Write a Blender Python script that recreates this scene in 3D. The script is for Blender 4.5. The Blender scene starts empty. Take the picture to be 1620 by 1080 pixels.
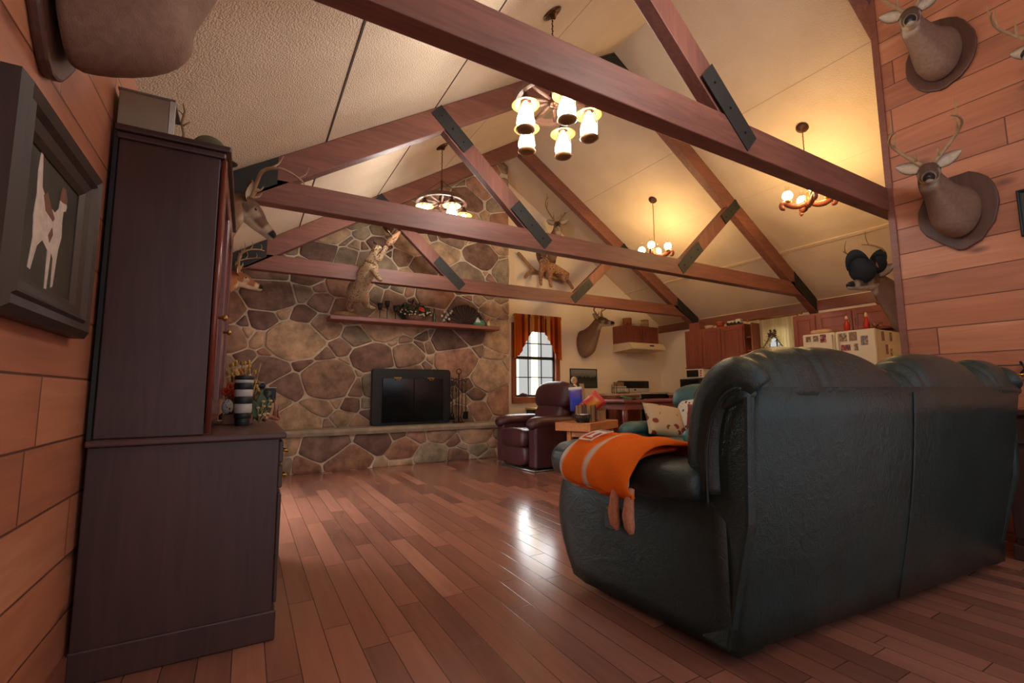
import bpy, math, random
from mathutils import Vector, Matrix, Euler
random.seed(7)
sc = bpy.context.scene
COL = sc.collection

# ------------------------------------------------------------------ camera
CAM_H = 0.95
def cam_matrix(pitch, roll, yaw):
    fwd = Vector((math.sin(yaw) * math.cos(pitch), math.cos(yaw) * math.cos(pitch), math.sin(pitch)))
    right = Vector((math.cos(yaw), -math.sin(yaw), 0))
    up = right.cross(fwd)
    r2 = right * math.cos(roll) - up * -math.sin(roll) * -1
    r2 = right * math.cos(roll) + up * math.sin(roll)
    u2 = up * math.cos(roll) - right * math.sin(roll)
    m = Matrix((r2, u2, -fwd)).transposed().to_4x4()
    m.translation = Vector((0, 0, CAM_H))
    return m
cam = bpy.data.cameras.new('camera')
cam.sensor_width = 36.0
cam.lens = 730.0 / 1620.0 * 36.0
cam.clip_start = 0.02
camo = bpy.data.objects.new('camera', cam)
COL.objects.link(camo)
camo.matrix_world = cam_matrix(math.radians(6.2), math.radians(-0.35), math.radians(29.8))
sc.camera = camo

# ------------------------------------------------------------------ world: bright hazy sky all round, dimmer towards the rest of the house behind the camera
W = bpy.data.worlds.new('world')
sc.world = W
W.use_nodes = True
wn = W.node_tree
wn.nodes.clear()
wo = wn.nodes.new('ShaderNodeOutputWorld')
wb = wn.nodes.new('ShaderNodeBackground')
wt = wn.nodes.new('ShaderNodeTexCoord')
wd = wn.nodes.new('ShaderNodeVectorMath'); wd.operation = 'DOT_PRODUCT'
wd.inputs[1].default_value = (0.0, 1.0, 0.0)
wr = wn.nodes.new('ShaderNodeMapRange')
wr.inputs['From Min'].default_value = -0.6
wr.inputs['From Max'].default_value = -0.25
ws = wn.nodes.new('ShaderNodeSeparateXYZ')
we = wn.nodes.new('ShaderNodeMapRange')               # hazy horizon below a bright overcast sky
we.inputs['From Min'].default_value = 0.15
we.inputs['From Max'].default_value = 0.24
wh = wn.nodes.new('ShaderNodeMix'); wh.data_type = 'RGBA'
wh.inputs['A'].default_value = (0.60, 0.60, 0.59, 1)
wh.inputs['B'].default_value = (12.0, 12.0, 12.4, 1)
wm = wn.nodes.new('ShaderNodeMix'); wm.data_type = 'RGBA'
wm.inputs['A'].default_value = (0.72, 0.76, 0.86, 1)
wn.links.new(wt.outputs['Generated'], wd.inputs[0])
wn.links.new(wt.outputs['Generated'], ws.inputs[0])
wn.links.new(ws.outputs['Z'], we.inputs['Value'])
wn.links.new(we.outputs['Result'], wh.inputs['Factor'])
wn.links.new(wd.outputs['Value'], wr.inputs['Value'])
wn.links.new(wr.outputs['Result'], wm.inputs['Factor'])
wn.links.new(wh.outputs['Result'], wm.inputs['B'])
wn.links.new(wm.outputs['Result'], wb.inputs['Color'])
wn.links.new(wb.outputs['Background'], wo.inputs['Surface'])
wb.inputs['Strength'].default_value = 1.0

sc.view_settings.view_transform = 'Standard'
sc.view_settings.look = 'None'
sc.view_settings.gamma = 1.0
sc.view_settings.exposure = 0.12
sc.cycles.max_bounces = 10
sc.cycles.diffuse_bounces = 8
sc.cycles.sample_clamp_indirect = 6.0

# lamp strengths (the glass of each lamp glows)
LANTERN = (1.0, 0.94, 0.88, 50.0)
GLOBE = (1.0, 0.66, 0.27, 98.0)

# ------------------------------------------------------------------ helpers
def S(r, g, b):
    f = lambda c: (c / 255 / 12.92) if c / 255 <= 0.04045 else ((c / 255 + 0.055) / 1.055) ** 2.4
    return (f(r), f(g), f(b))
def c4(c): return (c[0], c[1], c[2], 1)

class NT:
    def __init__(s, name):
        s.m = bpy.data.materials.new(name); s.m.use_nodes = True
        s.t = s.m.node_tree; s.b = s.t.nodes['Principled BSDF']
    def n(s, typ, **kw):
        x = s.t.nodes.new(typ)
        for k, v in kw.items(): setattr(x, k, v)
        return x
    def l(s, a, b): s.t.links.new(a, b)
    def val(s, x, sock):
        if hasattr(x, 'is_linked') or hasattr(x, 'links'): s.l(x, sock)
        else: sock.default_value = x
    def math(s, op, a, b=None, c=None):
        x = s.n('ShaderNodeMath', operation=op)
        s.val(a, x.inputs[0])
        if b is not None: s.val(b, x.inputs[1])
        if c is not None: s.val(c, x.inputs[2])
        return x.outputs[0]
    def mix(s, f, a, b, blend='MIX'):
        x = s.n('ShaderNodeMix', data_type='RGBA', blend_type=blend)
        s.val(f, x.inputs['Factor'])
        for q, k in ((a, 'A'), (b, 'B')):
            if isinstance(q, tuple): x.inputs[k].default_value = c4(q)
            else: s.l(q, x.inputs[k])
        return x.outputs['Result']
    def obj(s): return s.n('ShaderNodeTexCoord').outputs['Object']
    def mapping(s, v, scale=(1, 1, 1), loc=(0, 0, 0)):
        x = s.n('ShaderNodeMapping'); x.inputs['Scale'].default_value = scale; x.inputs['Location'].default_value = loc
        s.l(v, x.inputs['Vector']); return x.outputs[0]
    def noise(s, v, scale, detail=3, rough=0.55, dist=0.0):
        x = s.n('ShaderNodeTexNoise'); s.l(v, x.inputs['Vector'])
        x.inputs['Scale'].default_value = scale; x.inputs['Detail'].default_value = detail
        x.inputs['Roughness'].default_value = rough; x.inputs['Distortion'].default_value = dist
        return x.outputs['Fac']
    def ramp(s, f, stops):
        x = s.n('ShaderNodeValToRGB'); e = x.color_ramp.elements
        while len(e) < len(stops): e.new(0.5)
        for q, (p, c) in zip(e, stops): q.position = p; q.color = c4(c)
        s.l(f, x.inputs['Fac']); return x.outputs['Color']
    def bump(s, h, strength, dist=0.01):
        x = s.n('ShaderNodeBump'); x.inputs['Strength'].default_value = strength; x.inputs['Distance'].default_value = dist
        s.l(h, x.inputs['Height']); s.l(x.outputs[0], s.b.inputs['Normal'])
    def set(s, rough=None, metal=None, coat=None, spec=None):
        if rough is not None: s.b.inputs['Roughness'].default_value = rough
        if metal is not None: s.b.inputs['Metallic'].default_value = metal
        if coat is not None:
            s.b.inputs['Coat Weight'].default_value = coat; s.b.inputs['Coat Roughness'].default_value = 0.15
        if spec is not None: s.b.inputs['Specular IOR Level'].default_value = spec
        return s

def simple(name, col, rough=0.5, metal=0, var=0.12, vs=14, bump=0, bs=60, spec=None, coat=None):
    k = NT(name); v = k.obj()
    f = k.noise(v, vs, 4)
    lo = tuple(max(0, c * (1 - var)) for c in col); hi = tuple(min(1, c * (1 + var)) for c in col)
    k.l(k.ramp(f, [(0.3, lo), (0.7, hi)]), k.b.inputs['Base Color'])
    if bump: k.bump(k.noise(v, bs, 4), bump, 0.004)
    k.set(rough, metal, coat, spec)
    return k.m
def attr_mat(name, rough=0.8, var=0.25, vs=30, bump=0.3, bs=150, spec=0.3, stretch=(1, 1, 1)):
    k = NT(name); v = k.mapping(k.obj(), stretch)
    a = k.n('ShaderNodeAttribute', attribute_name='Col').outputs['Color']
    f = k.noise(v, vs, 5, 0.65)
    g = k.ramp(f, [(0.25, (1 - var,) * 3), (0.75, (1 + var * 0.6,) * 3)])
    k.l(k.mix(1.0, a, g, 'MULTIPLY'), k.b.inputs['Base Color'])
    if bump: k.bump(k.noise(v, bs, 3), bump, 0.004)
    k.set(rough, 0, None, spec)
    return k.m
def emit_mat(name, col, strength):
    k = NT(name)
    k.b.inputs['Base Color'].default_value = c4(col[:3])
    k.b.inputs['Emission Color'].default_value = c4(col[:3])
    k.b.inputs['Emission Strength'].default_value = strength
    return k.m
def glass_mat(name, tint=(1, 1, 1), t=0.9):
    k = NT(name); o = k.t.nodes['Material Output']
    tr = k.n('ShaderNodeBsdfTransparent'); tr.inputs['Color'].default_value = c4(tint)
    gl = k.n('ShaderNodeBsdfGlossy'); gl.inputs['Roughness'].default_value = 0.03
    mx = k.n('ShaderNodeMixShader'); mx.inputs[0].default_value = 1 - t
    k.l(tr.outputs[0], mx.inputs[1]); k.l(gl.outputs[0], mx.inputs[2]); k.l(mx.outputs[0], o.inputs['Surface'])
    return k.m
def plank_mat(name, axes, w, L, stops, gap=0.004, rough=0.4, knots=0.0, coat=None, bump=0.25, rowoff=0.0, gapcol=0.35, grain=0.35, vary=0.55):
    """boards: axes=(across, along) as indices of the object coordinates"""
    k = NT(name)
    sp = k.n('ShaderNodeSeparateXYZ'); k.l(k.obj(), sp.inputs[0])
    x = k.math('ADD', sp.outputs[axes[0]], rowoff); y = sp.outputs[axes[1]]
    r = k.math('DIVIDE', x, w); row = k.math('FLOOR', r); fx = k.math('SUBTRACT', r, row)
    w1 = k.n('ShaderNodeTexWhiteNoise', noise_dimensions='1D'); k.l(row, w1.inputs['W'])
    yy = k.math('ADD', k.math('DIVIDE', y, L), k.math('MULTIPLY', w1.outputs['Value'], 7.3))
    cell = k.math('FLOOR', yy); fy = k.math('SUBTRACT', yy, cell)
    cb = k.n('ShaderNodeCombineXYZ'); k.l(row, cb.inputs[0]); k.l(cell, cb.inputs[1])
    w2 = k.n('ShaderNodeTexWhiteNoise', noise_dimensions='3D'); k.l(cb.outputs[0], w2.inputs['Vector'])
    rnd = w2.outputs['Value']
    # grain stretched along the board, shifted per board
    gv = k.n('ShaderNodeCombineXYZ')
    k.l(k.math('MULTIPLY', x, 26.0), gv.inputs[0]); k.l(k.math('MULTIPLY', y, 2.2), gv.inputs[1]); k.l(k.math('MULTIPLY', rnd, 40.0), gv.inputs[2])
    g = k.noise(gv.outputs[0], 1.0, 5, 0.6, 0.6)
    bv = k.n('ShaderNodeCombineXYZ')
    k.l(k.math('MULTIPLY', x, 5.0), bv.inputs[0]); k.l(k.math('MULTIPLY', y, 1.1), bv.inputs[1]); k.l(k.math('MULTIPLY', rnd, 90.0), bv.inputs[2])
    big = k.noise(bv.outputs[0], 1.0, 2)
    f = k.math('ADD', k.math('ADD', k.math('MULTIPLY', rnd, vary), (0.55 - vary) / 2 + (0.35 - grain) / 2), k.math('ADD', k.math('MULTIPLY', g, grain), k.math('MULTIPLY', k.math('SUBTRACT', big, 0.4), 0.5)))
    colr = k.ramp(f, stops)
    if knots:
        kv = k.n('ShaderNodeCombineXYZ')
        k.l(k.math('MULTIPLY', x, 1.0 / w * 0.9), kv.inputs[0]); k.l(k.math('MULTIPLY', y, 2.1), kv.inputs[1]); k.l(row, kv.inputs[2])
        vo = k.n('ShaderNodeTexVoronoi', feature='F1'); k.l(kv.outputs[0], vo.inputs['Vector']); vo.inputs['Scale'].default_value = 1.0
        km = k.n('ShaderNodeMapRange'); k.l(vo.outputs['Distance'], km.inputs['Value'])
        km.inputs['From Min'].default_value = 0.06; km.inputs['From Max'].default_value = 0.17; km.inputs['To Min'].default_value = knots; km.inputs['To Max'].default_value = 0
        colr = k.mix(km.outputs[0], colr, tuple(c * 0.25 for c in stops[0][1]))
    ex = k.math('MINIMUM', k.math('MULTIPLY', fx, w), k.math('MULTIPLY', k.math('SUBTRACT', 1.0, fx), w))
    ey = k.math('MINIMUM', k.math('MULTIPLY', fy, L), k.math('MULTIPLY', k.math('SUBTRACT', 1.0, fy), L))
    e = k.math('MINIMUM', ex, ey)
    gm = k.n('ShaderNodeMapRange'); k.l(e, gm.inputs['Value']); gm.inputs['From Min'].default_value = gap * 0.3; gm.inputs['From Max'].default_value = gap
    colr = k.mix(k.math('SUBTRACT', 1.0, gm.outputs[0]), colr, tuple(c * gapcol for c in stops[0][1]))
    k.l(colr, k.b.inputs['Base Color'])
    k.bump(k.math('ADD', gm.outputs[0], k.math('MULTIPLY', g, 0.15)), bump, 0.004)
    k.set(rough, 0, coat)
    return k.m
def wood_mat(name, lo, hi, axis=0, rough=0.45, scale=1.0, coat=None, spec=None):
    k = NT(name)
    st = [9.0 * scale] * 3; st[axis] = 0.8 * scale
    v = k.mapping(k.obj(), tuple(st))
    f = k.noise(v, 3.0, 5, 0.6, 1.2)
    g = k.noise(v, 0.7, 2)
    ff = k.math('ADD', k.math('MULTIPLY', f, 0.6), k.math('MULTIPLY', g, 0.4))
    k.l(k.ramp(ff, [(0.33, lo), (0.68, hi)]), k.b.inputs['Base Color'])
    k.bump(f, 0.15, 0.003)
    k.set(rough, 0, coat, spec)
    return k.m

def M4(loc=(0, 0, 0), rot=(0, 0, 0), sc_=(1, 1, 1)):
    return Matrix.Translation(loc) @ Euler(rot).to_matrix().to_4x4() @ Matrix.Diagonal((*sc_, 1))

class MB:
    def __init__(s): s.v = []; s.f = []; s.c = []; s.sm = []; s.xf = None
    def add(s, vs, fs, col=(1, 1, 1), smooth=True, m=None):
        o = len(s.v)
        for i, p in enumerate(vs):
            p = Vector(p)
            if m is not None: p = m @ p
            if s.xf is not None: p = s.xf @ p
            s.v.append(p); s.c.append(col[i] if isinstance(col, list) else col)
        for q in fs: s.f.append([o + i for i in q]); s.sm.append(smooth)
        return s
    def box(s, lo, hi, col=(1, 1, 1), m=None):
        (a, b, c), (d, e, f) = lo, hi
        vs = [(a, b, c), (d, b, c), (d, e, c), (a, e, c), (a, b, f), (d, b, f), (d, e, f), (a, e, f)]
        return s.add(vs, [(3, 2, 1, 0), (4, 5, 6, 7), (0, 1, 5, 4), (1, 2, 6, 5), (2, 3, 7, 6), (3, 0, 4, 7)], col, False, m)
    def bar(s, a, b, w, h, up=(0, 0, 1), col=(1, 1, 1)):
        """rectangular bar from a to b; w across, h along up"""
        a = Vector(a); b = Vector(b); d = (b - a); L = d.length; d.normalize()
        x = d.cross(Vector(up)).normalized(); z = x.cross(d).normalized()
        m = Matrix((x, d, z)).transposed().to_4x4(); m.translation = a
        return s.box((-w / 2, 0, -h / 2), (w / 2, L, h / 2), col, m)
    def loft(s, rings, col=(1, 1, 1), cap=True, closed=True, smooth=True, loop=False):
        n = len(rings[0]); vs = [p for r in rings for p in r]; fs = []
        R = len(rings)
        for i in range(R if loop else R - 1):
            i2 = (i + 1) % R
            for j in range(n if closed else n - 1):
                j2 = (j + 1) % n
                fs.append((i * n + j, i * n + j2, i2 * n + j2, i2 * n + j))
        if cap and closed and not loop:
            fs.append(tuple(reversed(range(n)))); fs.append(tuple((R - 1) * n + j for j in range(n)))
        return s.add(vs, fs, col, smooth)
    def tube(s, pts, r, n=8, col=(1, 1, 1), cap=True, flat=1.0, up=(0, 0, 1)):
        pts = [Vector(p) for p in pts]
        rs = r if isinstance(r, (list, tuple)) else [r] * len(pts)
        rings = []; cols = []
        prev = None
        for i, p in enumerate(pts):
            t = (pts[min(i + 1, len(pts) - 1)] - pts[max(i - 1, 0)]).normalized()
            if prev is None:
                ref = Vector(up) if abs(t.dot(Vector(up))) < 0.95 else Vector((1, 0, 0))
                x = t.cross(ref).normalized()
            else:
                x = (prev - t * prev.dot(t)).normalized()
            prev = x; y = t.cross(x)
            rings.append([p + (x * math.cos(a) + y * math.sin(a) * flat) * rs[i] for a in [2 * math.pi * j / n for j in range(n)]])
            if isinstance(col, list): cols += [col[i]] * n
        return s.loft(rings, cols if isinstance(col, list) else col, cap)
    def lathe(s, prof, m=None, n=20, col=(1, 1, 1), cap=True):
        rings = [[Vector((r * math.cos(2 * math.pi * j / n), r * math.sin(2 * math.pi * j / n), z)) for j in range(n)] for r, z in prof]
        if m is not None: rings = [[m @ p for p in r] for r in rings]
        return s.loft(rings, col, cap)
    def ell(s, c, r, n=14, k=9, col=(1, 1, 1), m=None, e1=1.0, e2=1.0):
        """(super)ellipsoid"""
        pw = lambda t, e: math.copysign(abs(t) ** e, t)
        rx, ry, rz = (r, r, r) if not isinstance(r, (tuple, list)) else r
        vs = [(0, 0, -rz)]; fs = []
        for i in range(1, k):
            ph = -math.pi / 2 + math.pi * i / k
            for j in range(n):
                th = 2 * math.pi * j / n
                vs.append((rx * pw(math.cos(ph), e1) * pw(math.cos(th), e2), ry * pw(math.cos(ph), e1) * pw(math.sin(th), e2), rz * pw(math.sin(ph), e1)))
        vs.append((0, 0, rz)); T = len(vs) - 1
        for j in range(n):
            j2 = (j + 1) % n
            fs.append((0, 1 + j2, 1 + j)); fs.append((T, T - n + j, T - n + j2))
            for i in range(k - 2):
                a = 1 + i * n
                fs.append((a + j, a + j2, a + n + j2, a + n + j))
        mm = Matrix.Translation(c) @ (m if m is not None else Matrix())
        return s.add(vs, fs, col, True, mm)
    def prism(s, poly, d, m=None, col=(1, 1, 1), smooth=False):
        """polygon in XY, extruded z from 0 to d"""
        n = len(poly)
        vs = [(x, y, 0) for x, y in poly] + [(x, y, d) for x, y in poly]
        fs = [tuple(reversed(range(n))), tuple(range(n, 2 * n))] + [(i, (i + 1) % n, n + (i + 1) % n, n + i) for i in range(n)]
        return s.add(vs, fs, col, smooth, m)
    def build(s, name, mat, parent=None, bevel=0, sub=0, seg=2, auto=False):
        me = bpy.data.meshes.new(name)
        me.from_pydata([tuple(p) for p in s.v], [], s.f)
        me.update()
        for p, q in zip(me.polygons, s.sm): p.use_smooth = q
        ca = me.color_attributes.new('Col', 'FLOAT_COLOR', 'POINT')
        flat = []
        for c in s.c: flat += [c[0], c[1], c[2], 1.0]
        ca.data.foreach_set('color', flat)
        if mat is not None: me.materials.append(mat)
        o = bpy.data.objects.new(name, me); COL.objects.link(o)
        if parent is not None: o.parent = parent
        if bevel:
            b = o.modifiers.new('bevel', 'BEVEL'); b.width = bevel; b.segments = seg; b.limit_method = 'ANGLE'; b.angle_limit = math.radians(40)
        if sub:
            b = o.modifiers.new('sub', 'SUBSURF'); b.levels = sub; b.render_levels = sub
        return o

def tag(o, label=None, cat=None, group=None, kind=None):
    if label: o['label'] = label
    if cat: o['category'] = cat
    if group: o['group'] = group
    if kind: o['kind'] = kind
    return o
def thing(name, label, cat, loc=(0, 0, 0), rot=0, group=None, scale=1):
    o = bpy.data.objects.new(name, None); COL.objects.link(o)
    o.location = loc; o.rotation_euler = rot if isinstance(rot, (tuple, list)) else (0, 0, rot)
    o.scale = (scale,) * 3
    o.empty_display_size = 0.1
    return tag(o, label, cat, group)
def struct(name, mb, mat, **kw):
    return tag(mb.build(name, mat, None, **kw), kind='structure')
def dup(root, loc, rot, label=None, group=None):
    r = root.copy(); COL.objects.link(r); r.location = loc
    r.rotation_euler = rot if isinstance(rot, (tuple, list)) else (0, 0, rot)
    if label: r['label'] = label
    if group: r['group'] = group
    for ch in list(root.children):
        c = ch.copy(); COL.objects.link(c); c.parent = r
        for g in list(ch.children):
            d = g.copy(); COL.objects.link(d); d.parent = c
    return r
def skin(name, pts, edges, mat, parent=None, sub=2, root=0):
    """one continuous body grown on a skeleton: pts = (x,y,z,r) or (x,y,z,rx,ry)"""
    me = bpy.data.meshes.new(name)
    me.from_pydata([p[:3] for p in pts], edges, []); me.update()
    o = bpy.data.objects.new(name, me); COL.objects.link(o)
    if parent is not None: o.parent = parent
    o.modifiers.new('skin', 'SKIN')
    if not me.skin_vertices: 
        bpy.context.view_layer.objects.active = o
    for i, p in enumerate(pts):
        sv = me.skin_vertices[0].data[i]
        sv.radius = (p[3], p[4] if len(p) > 4 else p[3]); sv.use_root = (i == root)
    b = o.modifiers.new('sub', 'SUBSURF'); b.levels = sub; b.render_levels = sub
    o.modifiers['skin'].use_smooth_shade = True
    me.materials.append(mat)
    return o
def catmull(pts, k=4):
    """smooth polyline through points (tuples of any length)"""
    out = []
    P = [pts[0]] + list(pts) + [pts[-1]]
    for i in range(1, len(P) - 2):
        for j in range(k):
            t = j / k
            out.append(tuple(0.5 * ((2 * b) + (-a + c) * t + (2 * a - 5 * b + 4 * c - d) * t * t + (-a + 3 * b - 3 * c + d) * t ** 3) for a, b, c, d in zip(P[i - 1], P[i], P[i + 1], P[i + 2])))
    out.append(tuple(pts[-1]))
    return out
# ------------------------------------------------------------------ materials
XL, XK, XP = -0.48, 7.30, 4.20          # left wall, kitchen wall, board partition
YF, YS, YC, YB = 6.65, 6.35, 1.51, -1.6   # far wall, stone face, partition corner, open end behind the camera
ZW, SL = 2.28, 0.635                     # wall height and roof slope
XR = (XL + XK) / 2
def zc(x): return ZW + SL * (x - XL) if x < XR else ZW + SL * (XK - x)
ZR = zc(XR)

m_floor = plank_mat('floor_boards', (0, 1), 0.105, 0.95,
    [(0.15, S(112, 74, 62)), (0.45, S(142, 94, 76)), (0.7, S(158, 106, 86)), (0.95, S(182, 128, 104))], gap=0.0025, rough=0.17, bump=0.10, gapcol=0.45)
PINE = [(0.15, S(150, 92, 68)), (0.5, S(178, 112, 80)), (0.75, S(190, 126, 92)), (0.95, S(206, 148, 112))]
m_boards = plank_mat('pine_boards', (2, 1), 0.19, 1.7, PINE, gap=0.005, rough=0.42, knots=0.85, bump=0.4, rowoff=0.14, grain=0.75, vary=0.45)
m_cream = simple('cream_paint', S(242, 224, 196), 0.75, var=0.04, vs=2, bump=0.06)
def popcorn():
    k = NT('textured_ceiling'); v = k.obj()
    f = k.noise(v, 2.0, 3)
    k.l(k.ramp(f, [(0.3, S(216, 194, 168)), (0.7, S(226, 206, 180))]), k.b.inputs['Base Color'])
    vo = k.n('ShaderNodeTexVoronoi', feature='F1'); k.l(v, vo.inputs['Vector']); vo.inputs['Scale'].default_value = 95
    h = k.math('ADD', k.math('MULTIPLY', k.noise(v, 200, 3), 0.6), k.math('MULTIPLY', vo.outputs['Distance'], -0.7))
    k.bump(h, 0.8, 0.008); k.set(0.9, 0, None, 0.1); return k.m
m_ceiling = popcorn()
m_beam = [wood_mat('beam_timber_x', S(96, 58, 49), S(138, 86, 70), 0, 0.5), wood_mat('beam_timber_z', S(96, 58, 49), S(138, 86, 70), 2, 0.5)]
def ch_wood(name, lo, hi, ax, rough=0.45, **k): return wood_mat(name, S(*lo), S(*hi), ax, rough, **k)
m_trim = ch_wood('trim_wood', (112, 66, 54), (140, 84, 66), 1)
m_frame = ch_wood('window_wood', (120, 62, 36), (158, 92, 54), 2)
m_steel = simple('blackened_steel', S(44, 44, 42), 0.55, 0.3, bump=0.1)
m_blackmetal = simple('black_iron', S(30, 30, 30), 0.45, 0.6)
m_brass = simple('aged_brass', S(168, 128, 62), 0.3, 0.9)
m_bronze = simple('dark_bronze', S(92, 62, 44), 0.35, 0.85)
m_glass = glass_mat('window_glass', (0.97, 0.98, 0.97), 0.93)
m_black = simple('matte_black', S(28, 28, 28), 0.5)
m_white = simple('white_enamel', S(216, 208, 192), 0.35, var=0.03)
m_cab = ch_wood('cherry_cabinet', (124, 64, 52), (154, 86, 66), 2, 0.35)
m_dark = ch_wood('dark_hutch_wood', (60, 41, 36), (78, 52, 44), 2, 0.38)
m_darktop = ch_wood('dark_hutch_top', (70, 46, 42), (92, 60, 52), 0, 0.3)
m_redwood = ch_wood('red_stained_wood', (120, 66, 58), (146, 82, 68), 0, 0.35)
m_oak = ch_wood('orange_oak', (176, 98, 42), (214, 136, 68), 0, 0.4)
m_stone = attr_mat('field_stone', 0.78, 0.62, 7, 0.8, 26, 0.3)
m_mortar = simple('mortar', S(206, 188, 162), 0.95, var=0.15, vs=20, bump=0.5, bs=80)
m_slab = simple('hearth_slab_stone', S(150, 134, 112), 0.8, var=0.2, vs=12, bump=0.5, bs=30)

# ------------------------------------------------------------------ shell
struct('floor', MB().box((XL - 0.1, YB, -0.1), (XK + 0.1, YF + 0.1, 0)), m_floor)
D1 = (3.55, 5.25, 0.04, 2.02)      # added sliding glass door, unseen beyond the hutch, to let in daylight
w = MB()
for y0, y1, z0, z1 in ((YB, D1[0], 0, ZW + 0.05), (D1[1], YF + 0.1, 0, ZW + 0.05), (D1[0], D1[1], 0, D1[2]), (D1[0], D1[1], D1[3], ZW + 0.05)):
    w.box((XL - 0.12, y0, z0), (XL, y1, z1))
struct('wall_left', w, m_boards)
def gable(mb, x0, x1, z0, y0, y1, z1=None):
    xs = [x0] + ([XR] if x0 < XR < x1 else []) + [x1]
    top = [(x, zc(x) + 0.03) if z1 is None else (x, z1) for x in xs]
    poly = [(x0, z0), (x1, z0)] + list(reversed(top))
    n = len(poly)
    vs = [(x, y0, z) for x, z in poly] + [(x, y1, z) for x, z in poly]
    mb.add(vs, [tuple(range(n)), tuple(reversed(range(n, 2 * n)))] + [(i, n + i, n + (i + 1) % n, (i + 1) % n) for i in range(n)], smooth=False)
W1 = (3.86, 4.70, 0.84, 2.02)
w = MB(); gable(w, XL, W1[0], 0, YF, YF + 0.12); gable(w, W1[0], W1[1], 0, YF, YF + 0.12, W1[2])
gable(w, W1[0], W1[1], W1[3], YF, YF + 0.12); gable(w, W1[1], XK + 0.1, 0, YF, YF + 0.12)
struct('wall_far', w, m_cream)
W2 = (3.96, 4.44, 1.05, 2.02)
w = MB()
for y0, y1, z0, z1 in ((YC, W2[0], 0, ZW + 0.03), (W2[0], W2[1], 0, W2[2]), (W2[0], W2[1], W2[3], ZW + 0.03), (W2[1], YF, 0, ZW + 0.03)):
    w.box((XK, y0, z0), (XK + 0.12, y1, z1))
struct('wall_kitchen', w, m_cream)
# board partition on the right: one face along the depth of the room, then a return towards the kitchen wall
struct('wall_right', MB().box((XP, YB, 0), (XP + 0.1, YC, zc(XP) + 0.03)), m_boards)
w = MB(); gable(w, XP + 0.1, XK + 0.1, 0, YC - 0.1, YC)
struct('wall_return', w, m_cream)
ce = MB()
for xa, xb in ((XL - 0.15, XR), (XR, XK + 0.15)):
    za = ZW + SL * (xa - XL) if xa < XR else ZR
    zb = ZR if xa < XR else ZW + SL * (XK - xb)
    vs = [(x, y, z) for y in (YB, YF + 0.12) for x, z in ((xa, za), (xb, zb), (xb, zb + 0.12), (xa, za + 0.12))]
    ce.add(vs, [(0, 1, 2, 3), (7, 6, 5, 4), (0, 4, 5, 1), (1, 5, 6, 2), (2, 6, 7, 3), (3, 7, 4, 0)], smooth=False)
struct('ceiling', ce, m_ceiling)
m_seam = simple('seam_dark', S(70, 52, 42), 0.9); m_faint = simple('seam_faint', S(186, 158, 128), 0.9, var=0.04); m_batten = simple('batten_cream', S(214, 190, 158), 0.8, var=0.04)
def seam(i, x, wid, th, mat):
    b = MB(); s_ = SL if x < XR else -SL
    b.bar((x, YB, zc(x) - th / 2), (x, YS if x < XR else YF, zc(x) - th / 2), wid, th, up=(-s_, 0, 1))
    struct('trim_%d' % i, b, mat)
seam(1, 0.44, 0.014, 0.004, m_seam); seam(2, 1.31, 0.010, 0.004, m_seam); seam(3, 2.18, 0.006, 0.003, m_faint)
seam(4, 6.39, 0.045, 0.012, m_batten); seam(5, 4.61, 0.007, 0.003, m_faint); seam(6, 5.50, 0.005, 0.003, m_batten)
struct('trim_7', MB().box((XK - 0.035, YC, ZW - 0.16), (XK, YF, ZW - 0.015)), m_trim)
struct('trim_8', MB().box((XP - 0.012, YC - 0.03, 0), (XP + 0.1, YC + 0.012, zc(XP) - 0.02)), m_trim)
struct('trim_9', MB().bar((XL, YB, 0.05), (XL, YF, 0.05), 0.03, 0.1), m_trim)

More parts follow.
